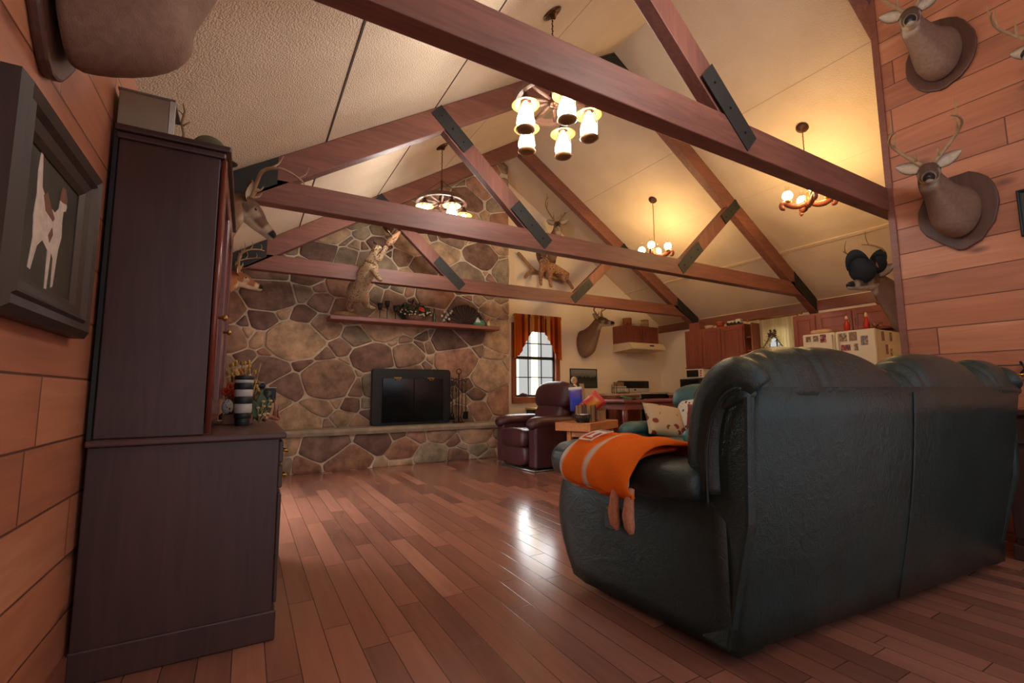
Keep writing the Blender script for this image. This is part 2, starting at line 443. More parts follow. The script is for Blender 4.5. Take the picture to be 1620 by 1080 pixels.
# ------------------------------------------------------------------ stone work
def clip(poly, nx, nz, d):
    """keep points with nx*x+nz*z <= d"""
    out = []
    for i in range(len(poly)):
        a, b = poly[i], poly[(i + 1) % len(poly)]
        da, db = nx * a[0] + nz * a[1] - d, nx * b[0] + nz * b[1] - d
        if da <= 0: out.append(a)
        if (da < 0 < db) or (db < 0 < da):
            t = da / (da - db); out.append((a[0] + (b[0] - a[0]) * t, a[1] + (b[1] - a[1]) * t))
    return out
STONES = [tuple(min(1, v * k) for v, k in zip(c, (2.0, 2.2, 2.35))) for c in (S(112, 84, 66), S(98, 70, 56), S(126, 98, 76), S(100, 76, 62), S(136, 108, 82), S(118, 82, 62), S(106, 88, 70), S(86, 62, 52), S(142, 112, 84), S(128, 92, 72), S(114, 96, 76))]
def stones(region, step, yface, rnd, depth=0.02, mort=0.0105):
    mb = MB()
    xs = [p[0] for p in region]; zs = [p[1] for p in region]
    sites = []
    tries = 0
    area = (max(xs) - min(xs)) * (max(zs) - min(zs))
    N = int(area / (step * step * 0.72))
    while len(sites) < N and tries < 20000:
        tries += 1
        x = rnd.uniform(min(xs), max(xs)); z = rnd.uniform(min(zs), max(zs))
        r = step * rnd.choice((0.32, 0.48, 0.62, 0.78, 0.9))
        if all(((x - a) / 1.2) ** 2 + (z - b) ** 2 > (0.62 * (r + q)) ** 2 for a, b, q in sites): sites.append((x, z, r))
    for i, (x, z, r) in enumerate(sites):
        poly = list(region)
        for j, (a, b, q) in enumerate(sites):
            if i == j: continue
            dx, dz = (a - x) / 1.35, (b - z)
            L2 = dx * dx + dz * dz
            if L2 > (4 * step) ** 2: continue
            # power bisector in stretched space
            t = 0.5 + (r * r - q * q) / (2 * L2)
            nx, nz = dx / 1.35, dz
            mx, mz = x + (a - x) * t, z + (b - z) * t
            ln = math.hypot(nx, nz); nx /= ln; nz /= ln
            poly = clip(poly, nx, nz, nx * mx + nz * mz - mort)
            if len(poly) < 3: break
        if len(poly) < 3: continue
        # drop tiny slivers
        ar = 0.5 * abs(sum(poly[k][0] * poly[(k + 1) % len(poly)][1] - poly[(k + 1) % len(poly)][0] * poly[k][1] for k in range(len(poly))))
        if ar < 0.003: continue
        # wobble and round the corners
        P = []
        for k in range(len(poly)):
            a, b = poly[k], poly[(k + 1) % len(poly)]
            L = math.hypot(b[0] - a[0], b[1] - a[1])
            P.append(a)
            if L > 0.16:
                t = rnd.uniform(0.35, 0.65); o = rnd.uniform(-0.05, 0.02) * L
                P.append((a[0] + (b[0] - a[0]) * t - (b[1] - a[1]) / L * o * 1, a[1] + (b[1] - a[1]) * t + (b[0] - a[0]) / L * o))
        for _ in range(2):
            Q = []
            for k in range(len(P)):
                a, b = P[k], P[(k + 1) % len(P)]
                Q += [(a[0] * .87 + b[0] * .13, a[1] * .87 + b[1] * .13), (a[0] * .13 + b[0] * .87, a[1] * .13 + b[1] * .87)]
            P = Q
        cx = sum(p[0] for p in P) / len(P); cz = sum(p[1] for p in P) / len(P)
        col = rnd.choice(STONES); f = rnd.uniform(0.85, 1.15); col = tuple(c * f for c in col)
        tx, tz = rnd.uniform(-.05, .05), rnd.uniform(-.05, .05)
        n = len(P); vs = []
        for sc_, d in ((1, 0.0), (0.985, -depth * 0.7), (0.93, -depth), (0.5, -depth * 1.15)):
            for px, pz in P:
                qx, qz = cx + (px - cx) * sc_, cz + (pz - cz) * sc_
                vs.append((qx, yface + d + (tx * (qx - cx) + tz * (qz - cz) if d else 0), qz))
        vs.append((cx, yface - depth * 1.15, cz))
        fs = []
        for q in range(3):
            for k in range(n): fs.append((q * n + k, q * n + (k + 1) % n, (q + 1) * n + (k + 1) % n, (q + 1) * n + k))
        for k in range(n): fs.append((3 * n + k, 3 * n + (k + 1) % n, 4 * n))
        mb.add(vs, fs, col, True)
    return mb
rs = random.Random(21)
XS = 3.575
fp = thing('stone_fireplace', 'tall field-stone fireplace chimney with a raised stone hearth', 'fireplace', (1.55, 6.1, 0))
fp_m = Matrix.Translation((-1.55, -6.1, 0))
g = MB(); g.xf = fp_m; gable(g, XL + 0.001, XS, 0, YS, YF - 0.002); g.build('chimney_mortar', m_mortar, fp)
reg = [(XL, 0.5), (XS, 0.5), (XS, zc(XS)), (XR, ZR), (XL, ZW)]
b = stones(reg, 0.31, YS - 0.001, rs); b.v = [fp_m @ v for v in b.v]; b.build('chimney_stones', m_stone, fp)
HB = 6.10
g = MB(); g.xf = fp_m; g.box((XL, HB, 0), (XS + 0.02, YS, 0.43)); g.build('hearth_mortar', m_mortar, fp)
b = stones([(XL, 0.0), (XS + 0.02, 0.0), (XS + 0.02, 0.43), (XL, 0.43)], 0.26, HB - 0.001, rs, 0.018); b.v = [fp_m @ v for v in b.v]; b.build('hearth_stones', m_stone, fp)
sl = MB(); sl.xf = fp_m
rings = []
for i in range(30):
    x = XL + (XS + 0.06 - XL) * i / 29
    e = 0.012 * math.sin(i * 1.7) + rs.uniform(-.008, .008)
    rings.append([(x, YS + 0.0, 0.43), (x, 6.055 + e, 0.43), (x, 6.045 + e, 0.47), (x, 6.055 + e, 0.505), (x, YS + 0.0, 0.51)])
sl.loft(rings, smooth=False); sl.build('hearth_slab', m_slab, fp)

# fireplace insert
fi = thing('fireplace_insert', 'black steel fireplace insert with dark glass doors in the stone chimney', 'fireplace insert', (2.0, 6.29, 0.51))
b = MB()
fx0, fx1, fz0, fz1 = -0.56, 0.55, 0.0, 0.76
def rrect(x0, x1, z0, z1, r, n=5):
    P = []
    for cx, cz, a0 in ((x1 - r, z1 - r, 0), (x0 + r, z1 - r, 90), (x0 + r, z0 + r, 180), (x1 - r, z0 + r, 270)):
        for i in range(n + 1):
            a = math.radians(a0 + 90 * i / n); P.append((cx + r * math.cos(a), cz + r * math.sin(a)))
    return P
RX = Matrix.Rotation(math.pi / 2, 4, 'X')   # XY polygon -> XZ, extrudes towards -Y
b.prism(rrect(fx0, fx1, fz0, fz1, 0.05), 0.10, Matrix.Translation((0, 0.05, 0)) @ RX); b.build('surround', simple('insert_steel', S(46, 46, 44), 0.4, 0.4), fi, bevel=0.006)
m_doorglass = simple('dark_fire_glass', S(20, 20, 19), 0.12, spec=0.6)
for s_, x0, x1 in ((0, -0.43, 0.0), (1, 0.004, 0.43)):
    d = MB(); d.box((x0, -0.075, 0.04), (x1, -0.05, 0.63)); do = d.build('door', m_doorglass, fi, bevel=0.004)
    h = MB(); cx = -0.23 if s_ == 0 else 0.24
    h.box((cx - 0.05, -0.09, 0.625), (cx + 0.05, -0.07, 0.645)); h.tube([(cx - 0.03, -0.085, 0.63), (cx - 0.02, -0.1, 0.605), (cx + 0.02, -0.1, 0.605), (cx + 0.03, -0.085, 0.63)], 0.006)
    tag(h.build('latch', m_brass, do), 'small brass latch')
# mantel
mt = MB(); mt.box((0.86, 6.07, 1.868), (3.27, YS + 0.0, 1.925)); mant = mt.build('mantel_shelf', m_redwood, None, bevel=0.008)
tag(mant, 'long red-stained wooden mantel shelf on the stone chimney above the insert', 'mantel shelf')
ZM = 1.926

# ------------------------------------------------------------------ roof trusses
def truss(y, label, x1=XK, apex=True, x_start=XL + 0.003):
    t = thing('roof_truss', label, 'roof truss', (XR, y + 0.05, 2.3), group=None)
    o = Vector((XR, y + 0.05, 2.3))
    def mk(): q = MB(); q.xf = Matrix.Translation(-o); return q
    q = mk(); q.box((max(x_start, XL), y, 2.30), (min(x1, XK), y + 0.10, 2.485)); q.build('bottom_chord', m_beam[0], t, bevel=0.006)
    D = 0.235 # top chord depth measured vertically
    nrm = math.hypot(1, SL)
    def chord(xa, xb):
        q = mk(); za, zb = zc(xa) - 0.004, zc(xb) - 0.004
        vs = [(x, yy, z) for yy in (y, y + 0.10) for x, z in ((xa, za - D), (xb, zb - D), (xb, zb), (xa, za))]
        q.add(vs, [(0, 1, 2, 3), (7, 6, 5, 4), (0, 4, 5, 1), (1, 5, 6, 2), (2, 6, 7, 3), (3, 7, 4, 0)], smooth=False)
        o_ = q.build('top_chord', m_beam[0], t, bevel=0.006)
    chord(x_start, XR - 0.001); chord(XR + 0.001, x1 - 0.003)
    def member(p0, p1, wd, name, mat, y0, y1):
        q = mk(); a = Vector((p0[0], 0, p0[1])); c = Vector((p1[0], 0, p1[1])); d = (c - a).normalized(); n_ = Vector((-d.z, 0, d.x)) * wd / 2
        vs = [(p.x, yy, p.z) for yy in (y0, y1) for p in (a + n_, a - n_, c - n_, c + n_)]
        q.add(vs, [(0, 1, 2, 3), (7, 6, 5, 4), (0, 4, 5, 1), (1, 5, 6, 2), (2, 6, 7, 3), (3, 7, 4, 0)], smooth=False)
        return q.build(name, mat, t, bevel=0.004 if mat is not m_steel else 0)
    def bolts(p0, p1, n=2):
        out = []
        for i in range(n):
            q = mk(); f = (i + 0.5) / n; q.ell((p0[0] + (p1[0] - p0[0]) * f, y - 0.008, p0[1] + (p1[1] - p0[1]) * f), 0.008, 8, 5); out.append(q)
        return out
    for s_ in (-1, 1):
        fx = lambda x: x if s_ < 0 else 2 * XR - x
        if fx(2.45) > x1: continue
        A = (fx(1.36), 3.36); B = (fx(2.40), 2.43)
        member(A, B, 0.16, 'web', m_beam[1], y + 0.012, y + 0.088)
        d = (B[0] - A[0], B[1] - A[1]); L = math.hypot(*d); d = (d[0] / L, d[1] / L)
        for P, sg, ln in ((A, 1, 0.36), (B, -1, 0.40)):
            p0 = (P[0] - d[0] * 0.06 * sg, P[1] - d[1] * 0.06 * sg); p1 = (P[0] + d[0] * ln * sg, P[1] + d[1] * ln * sg)
            if P is B: p0 = (P[0] + d[0] * 0.10, P[1] + d[1] * 0.10)
            if fx(2.45) > x1 - 0.1 and P is B and s_ > 0: continue
            pl = member(p0, p1, 0.135, 'steel_plate', m_steel, y - 0.006, y - 0.001)
            for q in bolts(p0, p1, 3): q.build('bolt', m_blackmetal, pl)
    def heel(xa, xb):
        q = mk(); za, zb = zc(xa) - 0.012, zc(xb) - 0.012
        for yy0, yy1 in ((y - 0.006, y - 0.001),):
            vs = [(x, yy, z) for yy in (yy0, yy1) for x, z in ((xa, za - D * 0.86), (xb, zb - D * 0.86), (xb, zb), (xa, za))]
            q.add(vs, [(0, 1, 2, 3), (7, 6, 5, 4), (0, 4, 5, 1), (1, 5, 6, 2), (2, 6, 7, 3), (3, 7, 4, 0)], smooth=False)
        q.build('steel_plate', m_steel, t)
    heel(x_start + 0.02, 0.12)
    if x1 > 7:
        heel(6.72, x1 - 0.05)
    if not apex: return t
    q = mk(); q.add([(x, yy, z) for yy in (y - 0.006, y - 0.001) for x, z in ((XR - 0.34, zc(XR - 0.34) - 0.02), (XR - 0.26, zc(XR - 0.34) - 0.22), (XR, ZR - 0.30), (XR + 0.26, zc(XR - 0.34) - 0.22), (XR + 0.34, zc(XR - 0.34) - 0.02), (XR, ZR - 0.02))],
          [(0, 1, 2, 3, 4, 5), (11, 10, 9, 8, 7, 6)] + [(i, 6 + i, 6 + (i + 1) % 6, (i + 1) % 6) for i in range(6)], smooth=False)
    q.build('steel_plate', m_steel, t)
    return t
truss(1.51, 'nearest roof truss, its thick bottom beam crossing in front of the lantern chandelier')
truss(3.60, 'middle roof truss, with the second beam from the camera ending above the kitchen window')
truss(5.67, 'farthest roof truss, just in front of the stone chimney and behind the rearing bobcat', apex=False)

# ------------------------------------------------------------------ windows
def sash_window(name, u0, u1, z0, z1, pos, axis):
    """axis 'x': window in a wall parallel to X at y=pos ; 'y': wall parallel to Y at x=pos"""
    P = (lambda u, d, z: (u, pos + d, z)) if axis == 'x' else (lambda u, d, z: (pos + d, u, z))
    def bx(mb, ua, ub, da, db, za, zb):
        a, b_ = P(ua, da, za), P(ub, db, zb)
        mb.box(tuple(min(i, j) for i, j in zip(a, b_)), tuple(max(i, j) for i, j in zip(a, b_)))
    f = MB(); c = 0.085
    bx(f, u0 - c, u0, -0.025, 0.10, z0 - 0.02, z1 + c); bx(f, u1, u1 + c, -0.025, 0.10, z0 - 0.02, z1 + c)
    bx(f, u0, u1, -0.025, 0.10, z1, z1 + c)
    fr = struct(name, f, m_frame, bevel=0.004)
    sl_ = MB(); bx(sl_, u0 - c, u1 + c, -0.06, 0.10, z0 - 0.10, z0); sl_.build('window_sill', m_frame, fr, bevel=0.005)
    s_ = MB(); zm = (z0 + z1) / 2 + 0.08
    for a, b_ in ((z0, z0 + 0.035), (zm - 0.025, zm + 0.025), (z1 - 0.03, z1)): bx(s_, u0, u1, 0.03, 0.06, a, b_)
    for a in (u0, u1 - 0.03): bx(s_, a, a + 0.03, 0.03, 0.06, z0, z1)
    s_.build('sash', m_black, fr)
    mu = MB()
    for k in (1, 2):
        u = u0 + (u1 - u0) * k / 3; bx(mu, u - 0.008, u + 0.008, 0.036, 0.05, z0, z1)
    for za, zb in ((z0, zm), (zm, z1)):
        z = (za + zb) / 2; bx(mu, u0, u1, 0.036, 0.05, z - 0.008, z + 0.008)
    mu.build('muntin', m_black, fr)
    p = MB(); bx(p, u0, u1, 0.044, 0.048, z0, z1); p.build('pane', m_glass, fr)
    return fr
sash_window('window_1', W1[0] + 0.02, W1[1] - 0.02, W1[2] + 0.02, W1[3], YF, 'x')
sash_window('window_2', W2[0] + 0.02, W2[1] - 0.02, W2[2], W2[3], XK, 'y')
# added sliding door, hidden by the hutch, there for its daylight
f = MB()
for a, b_, c, d in ((D1[0], D1[0] + 0.06, D1[2], D1[3]), (D1[1] - 0.06, D1[1], D1[2], D1[3]), (D1[0] + 0.06, D1[1] - 0.06, D1[3] - 0.06, D1[3]), (D1[0] + 0.06, D1[1] - 0.06, D1[2], D1[2] + 0.08), (4.36, 4.44, D1[2] + 0.08, D1[3] - 0.06)):
    f.box((XL - 0.10, a, c), (XL - 0.02, b_, d))
dr_ = struct('added_door_1', f, m_frame)
for a, b_ in ((D1[0] + 0.06, 4.36), (4.44, D1[1] - 0.06)): MB().box((XL - 0.062, a, D1[2] + 0.08), (XL - 0.056, b_, D1[3] - 0.06)).build('pane', m_glass, dr_)
MB().tube([(XL - 0.02, 4.40, 0.95), (XL + 0.015, 4.40, 0.97), (XL + 0.015, 4.40, 1.13), (XL - 0.02, 4.40, 1.15)], 0.008, 8).build('handle', m_black, dr_)
# porch outside the far window: posts and a pale rail
pc = thing('porch', 'sunlit pale porch posts and rail outside the far window', 'porch', (4.8, 8.2, 0))
m_porch = simple('porch_paint', S(236, 226, 186), 0.7, var=0.04); m_porchw = simple('porch_white', S(235, 235, 230), 0.7, var=0.03)
for x in (-0.05, 0.42, 1.1): MB().box((x, 0, -0.3), (x + 0.1, 0.1, 2.6)).build('post', m_porch, pc)
MB().box((-0.6, 0.02, 0.78), (2.4, 0.08, 0.86)).build('rail', m_porchw, pc)
MB().box((-0.6, -0.3, -0.4), (2.6, 1.2, -0.3)).build('deck', m_porchw, pc)
# ------------------------------------------------------------------ chandeliers
m_lantern = emit_mat('lantern_glass_lit', LANTERN[:3], LANTERN[3])
m_globe = emit_mat('globe_glass_lit', GLOBE[:3], GLOBE[3])
m_reflector = simple('brass_reflector', S(196, 160, 86), 0.35, 0.7)
m_basebrass = simple('dull_brass', S(150, 112, 70), 0.5, 0.4)
m_wheelwood = ch_wood('wagon_wheel_wood', (86, 58, 44), (120, 84, 62), 0, 0.5)
m_carved = ch_wood('carved_red_wood', (112, 52, 34), (150, 78, 48), 0, 0.45)
m_clear = glass_mat('clear_chimney_glass', (1, 0.97, 0.9), 0.85)
def chain_part(mb, a, b, r=0.007, step=0.02):
    a = Vector(a); b = Vector(b); L = (b - a).length; n = max(4, int(L / step))
    pts = []; rr = []
    for i in range(n * 2 + 1):
        t = i / (n * 2); pts.append(a.lerp(b, t) + Vector((0.002 * math.sin(i * 1.6), 0.002 * math.cos(i * 1.6), 0))); rr.append(r if i % 2 else r * 0.45)
    mb.tube(pts, rr, 6)
def canopy(parent, ztop, side, r=0.065, mat=None):
    """domed canopy lying flat against the sloping ceiling"""
    ang = math.atan(SL) * (1 if side == 'R' else -1)
    m = Matrix.Translation((0, 0, ztop - 0.004)) @ Matrix.Rotation(ang, 4, 'Y')
    q = MB(); q.lathe([(r, 0), (r * 0.98, -0.008), (r * 0.6, -0.02), (r * 0.25, -0.028), (0.008, -0.045)], m, 20)
    q.build('canopy', mat or m_bronze, parent)
def wheel_chandelier(loc, side, label, rot):
    x, y, z = loc
    t = thing('wagon_wheel_chandelier', label, 'chandelier', loc, rot, 'wagon wheel chandeliers')
    top = zc(x) - z
    m_r = Matrix.Rotation(-rot, 4, 'Z')
    ang = math.atan(SL) * (1 if side == 'R' else -1)
    q = MB(); q.xf = m_r
    m = Matrix.Translation((0, 0, top - 0.004)) @ Matrix.Rotation(ang, 4, 'Y')
    q.lathe([(0.075, 0), (0.073, -0.008), (0.045, -0.02), (0.02, -0.028), (0.008, -0.045)], m, 20); q.build('canopy', m_bronze, t)
    q = MB(); chain_part(q, (0, 0, 0.26), (0, 0, top - 0.04)); q.build('chain', m_bronze, t)
    q = MB(); q.lathe([(0.0, -0.05), (0.03, -0.045), (0.042, -0.02), (0.042, 0.03), (0.025, 0.06), (0.012, 0.10), (0.012, 0.26), (0.0, 0.27)], None, 16); q.build('hub', m_bronze, t)
    R = 0.27
    q = MB(); n = 40; rings = []
    for i in range(n):
        a = 2 * math.pi * i / n; c_, s_ = math.cos(a), math.sin(a)
        rings.append([(c_ * (R + dx), s_ * (R + dx), dz) for dx, dz in ((-0.018, -0.02), (0.014, -0.02), (0.014, 0.02), (-0.018, 0.02))])
    q.loft(rings, cap=False, loop=True, smooth=False); q.build('rim', m_wheelwood, t)
    for i in range(10):
        a = 2 * math.pi * i / 10 + 0.3
        q = MB(); q.tube([(0.035 * math.cos(a), 0.035 * math.sin(a), 0), (0.15 * math.cos(a), 0.15 * math.sin(a), 0), ((R - 0.01) * math.cos(a), (R - 0.01) * math.sin(a), 0)], [0.010, 0.014, 0.010], 8); q.build('spoke', m_wheelwood, t)
    for i in range(3):
        a = 2 * math.pi * i / 3 + 0.9
        q = MB(); chain_part(q, (R * math.cos(a), R * math.sin(a), 0.02), (0.012 * math.cos(a), 0.012 * math.sin(a), 0.25), 0.005); q.build('hanger_chain', m_bronze, t)
    for i in range(5):
        a = math.radians(39 - 72 * i); cx, cy = (R - 0.02) * math.cos(a), (R - 0.02) * math.sin(a)
        mm = Matrix.Translation((cx, cy, -0.20))
        q = MB(); q.lathe([(0.0, 0.178), (0.014, 0.175), (0.018, 0.155), (0.034, 0.135), (0.036, 0.115), (0.026, 0.10)], mm, 16)
        for b_ in range(4):
            aa = b_ * math.pi / 2 + 0.5
            q.tube([mm @ Vector((0.034 * math.cos(aa), 0.034 * math.sin(aa), 0.12)), mm @ Vector((0.066 * math.cos(aa), 0.066 * math.sin(aa), 0.02)), mm @ Vector((0.066 * math.cos(aa), 0.066 * math.sin(aa), -0.09))], 0.003, 5)
        q.tube([mm @ Vector((0, 0, 0.17)), (cx, cy, -0.015)], 0.004, 6)
        la = q.build('lantern', m_bronze, t)
        q = MB(); q.lathe([(0.036, 0.108), (0.095, 0.078), (0.098, 0.081), (0.038, 0.112)], mm, 24, cap=False); tag(q.build('reflector', m_reflector, la), 'round brass reflector')
        q = MB(); q.lathe([(0.0, -0.094), (0.032, -0.092), (0.052, -0.078), (0.063, -0.052), (0.062, -0.026), (0.051, 0.012), (0.037, 0.045), (0.028, 0.070), (0.023, 0.09), (0.0, 0.094)], mm, 24); tag(q.build('glass_globe', m_lantern, la), 'glowing white glass')
        q = MB(); q.lathe([(0.0, -0.106), (0.034, -0.108), (0.060, -0.104), (0.069, -0.096), (0.064, -0.088), (0.054, -0.092), (0.040, -0.096), (0.0, -0.097)], mm, 24); q.build('base', m_basebrass, la)
    return t
wheel_chandelier((1.84, 2.58, 3.05), 'L', 'lantern chandelier on a wagon wheel between the nearest and middle roof trusses', 0)
wheel_chandelier((1.79, 4.69, 3.05), 'L', 'lantern chandelier on a wagon wheel before the chimney, half behind the middle truss', math.radians(20))
wheel_chandelier((1.84, 0.45, 3.05), 'L', 'unseen lantern chandelier on a wagon wheel nearest the open end of the room', math.radians(-15))  # out of view; added at the bay spacing to light the nearest truss

def yoke_chandelier(loc, label, rot):
    x, y, z = loc
    t = thing('carved_wood_chandelier', label, 'chandelier', loc, rot, 'carved wood chandeliers')
    top = zc(x) - z
    q = MB(); m = Matrix.Rotation(-rot, 4, 'Z') @ Matrix.Translation((0, 0, top - 0.004)) @ Matrix.Rotation(math.atan(SL), 4, 'Y')
    q.lathe([(0.062, 0), (0.06, -0.01), (0.042, -0.03), (0.018, -0.042), (0.008, -0.06)], m, 20); q.build('canopy', m_bronze, t)
    q = MB(); chain_part(q, (0, 0, 0.10), (0, 0, top - 0.05), 0.008); q.build('chain', m_brass, t)
    q = MB(); q.lathe([(0.0, -0.06), (0.02, -0.055), (0.035, -0.03), (0.03, 0.0), (0.04, 0.03), (0.025, 0.07), (0.01, 0.11), (0.0, 0.115)], None, 16); q.build('post', m_carved, t)
    for i in range(4):
        a = math.radians(90 * i); ca, sa = math.cos(a), math.sin(a)
        prof = catmull([(0.02, 0.0, 0.020), (0.08, -0.028, 0.024), (0.15, -0.020, 0.026), (0.215, 0.015, 0.022), (0.245, 0.0, 0.020), (0.24, -0.035, 0.020), (0.215, -0.045, 0.014)], 3)
        q = MB(); q.tube([(r * ca, r * sa, zz) for r, zz, w_ in prof], [w_ for r, zz, w_ in prof], 8, flat=1.3)
        arm = q.build('arm', m_carved, t)
        mm = Matrix.Translation((0.185 * ca, 0.185 * sa, 0.0))
        q = MB(); q.lathe([(0.012, 0.0), (0.028, 0.02), (0.034, 0.03), (0.034, 0.042), (0.022, 0.05)], mm, 16); q.build('lamp_holder', m_brass, arm)
        q = MB(); q.lathe([(0.022, 0.05), (0.042, 0.07), (0.05, 0.095), (0.044, 0.12), (0.028, 0.14), (0.0, 0.146)], mm, 20); tag(q.build('glass_globe', m_globe, arm), 'glowing amber glass')
        q = MB(); q.lathe([(0.026, 0.141), (0.02, 0.165), (0.024, 0.19), (0.027, 0.20)], mm, 16, cap=False); q.build('glass_chimney', m_clear, arm)
yoke_chandelier((5.02, 4.60, 2.90), 'carved wood chandelier with globe lamps behind the middle truss', 0.5)
yoke_chandelier((5.01, 2.49, 2.90), 'carved wood chandelier, mostly hidden behind the right end of the nearest truss', 0.75)
# ------------------------------------------------------------------ leather furniture
def leather(name, lo, hi, rough=0.31):
    k = NT(name); v = k.obj()
    f = k.noise(v, 5, 4, 0.6)
    k.l(k.ramp(f, [(0.3, lo), (0.7, hi)]), k.b.inputs['Base Color'])
    vo = k.n('ShaderNodeTexVoronoi', feature='DISTANCE_TO_EDGE'); k.l(v, vo.inputs['Vector']); vo.inputs['Scale'].default_value = 160
    h = k.math('ADD', k.math('MULTIPLY', vo.outputs['Distance'], 0.5), k.math('MULTIPLY', k.noise(k.mapping(v, (7, 3, 5)), 3.0, 4, 0.6, 1.5), 1.6))
    k.bump(h, 0.28, 0.012); k.set(rough, 0, None, 0.45); return k.m
m_green = leather('dark_green_leather', S(27, 42, 40), S(35, 54, 51))
m_green2 = leather('teal_leather', S(48, 82, 82), S(60, 98, 96))
m_burg = leather('burgundy_leather', S(66, 34, 38), S(84, 46, 48))
def wrinkle(mb, i0, rnd, amt):
    for i in range(i0, len(mb.v)):
        p = mb.v[i]; mb.v[i] = p + Vector((rnd.uniform(-amt, amt), rnd.uniform(-amt, amt), rnd.uniform(-amt, amt)))

SOFA_A = (1.51, 1.08, 0); SOFA_R = math.radians(-4.3)
so = thing('reclining_sofa', 'dark green leather reclining sofa seen from behind, orange towel on its arm', 'sofa', SOFA_A, SOFA_R)
Wd = 2.05
# back panel, leaning towards the camera
def slab(mb, pts, t0, t1, axis):
    pass
q = MB(); rings = []
for i in range(9):
    z = 0.05 + (0.96 - 0.05) * i / 8; f = i / 8
    v = -0.13 * f - 0.02 * math.sin(f * math.pi); u0 = -0.015 * math.sin(f * 3.1) + 0.0; u1 = 1.98 + 0.09 * f - 0.03 * math.sin(f * math.pi)
    rings.append([(u0, v + 0.10, z), (u0, v + 0.02, z), (u0 + 0.02, v, z), (u1 / 2, v - 0.012, z), (u1 - 0.02, v, z), (u1, v + 0.02, z), (u1, v + 0.10, z)])
q.loft(rings); q.build('back_panel', m_green, so)
q = MB(); q.tube([(0.97, -0.012 - 0.13 * i / 8 - 0.02 * math.sin(i / 8 * math.pi), 0.06 + 0.88 * i / 8) for i in range(9)], 0.006, 6); q.build('seam', m_green, so)
# rolled head cushions
def hump(u0, u1, v0, zc_, rv, rz, name='head_cushion', pleat=(), tilt=0.0):
    q = MB(); n = 48; rings = []; N = 24
    for i in range(n + 1):
        t = -1 + 2 * i / n
        e = (max(0.0, 1 - abs(t) ** 2.6)) ** 0.5
        e = max(e, 0.04)
        u = (u0 + u1) / 2 + (u1 - u0) / 2 * t
        dip = 0
        for pu, pa, pw in pleat: dip += pa * math.exp(-((u - pu) / pw) ** 2)
        ring = []
        for j in range(N):
            a = 2 * math.pi * j / N
            cv, cz = math.cos(a), math.sin(a)
            k = 1 - dip * max(0, 0.3 + cz)
            back = 0.93 if cv < 0 else 1.0
            ring.append((u + tilt * cz * 0.05, v0 + rv * back * cv * (0.75 + 0.25 * e) * k * (1.0 + 0.9 * min(0.0, cz)), zc_ + rz * cz * (e if cz > 0 else 0.28) * k))
        rings.append(ring)
    q.loft(rings); return q.build(name, m_green, so, sub=1)
hump(-0.05, 0.99, 0.0, 0.925, 0.15, 0.205, pleat=((0.11, 0.10, 0.016), (0.17, 0.06, 0.014), (0.36, 0.10, 0.018), (0.425, 0.05, 0.015)))
hump(0.95, 1.78, 0.0, 0.925, 0.15, 0.20, pleat=((1.04, 0.14, 0.018), (1.11, 0.10, 0.018), (1.66, 0.06, 0.018)))
hump(1.68, 2.14, -0.0, 0.925, 0.15, 0.185, pleat=((1.78, 0.09, 0.012), (1.83, 0.06, 0.012)))
# side wings curving down the front of the backrest
for uu, sg in ((0.0, -1), (2.03, 1)):
    q = MB(); path = catmull([(uu + sg * -0.03, -0.115, 0.955), (uu + sg * -0.01, -0.075, 0.995), (uu, -0.01, 0.975), (uu, 0.045, 0.90), (uu, 0.075, 0.80), (uu, 0.085, 0.70), (uu, 0.085, 0.58)], 4)
    q.tube(path, [0.05 + 0.027 * min(1, i / 5) for i in range(len(path))], 14, up=(1, 0, 0)); q.build('wing', m_green, so)
    q = MB(); q.tube([(uu + sg * 0.070, v - 0.045, z - 0.04) for u_, v, z in path[4:]], 0.006, 6); q.build('piping', m_green, so)
    # outer side of the backrest
    q = MB(); o_ = uu + sg * 0.012
    poly = [(0.02, 0.05), (0.14, 0.05), (0.10, 0.62), (0.06, 0.84), (0.0, 0.93), (-0.06, 0.955), (-0.115, 0.945), (-0.09, 0.5)]
    q.prism(poly, 0.05, Matrix(((0, 0, -sg * -1, o_ - sg * 0.03), (1, 0, 0, 0), (0, 1, 0, 0), (0, 0, 0, 1)))); q.build('back_side', m_green, so, bevel=0.012)
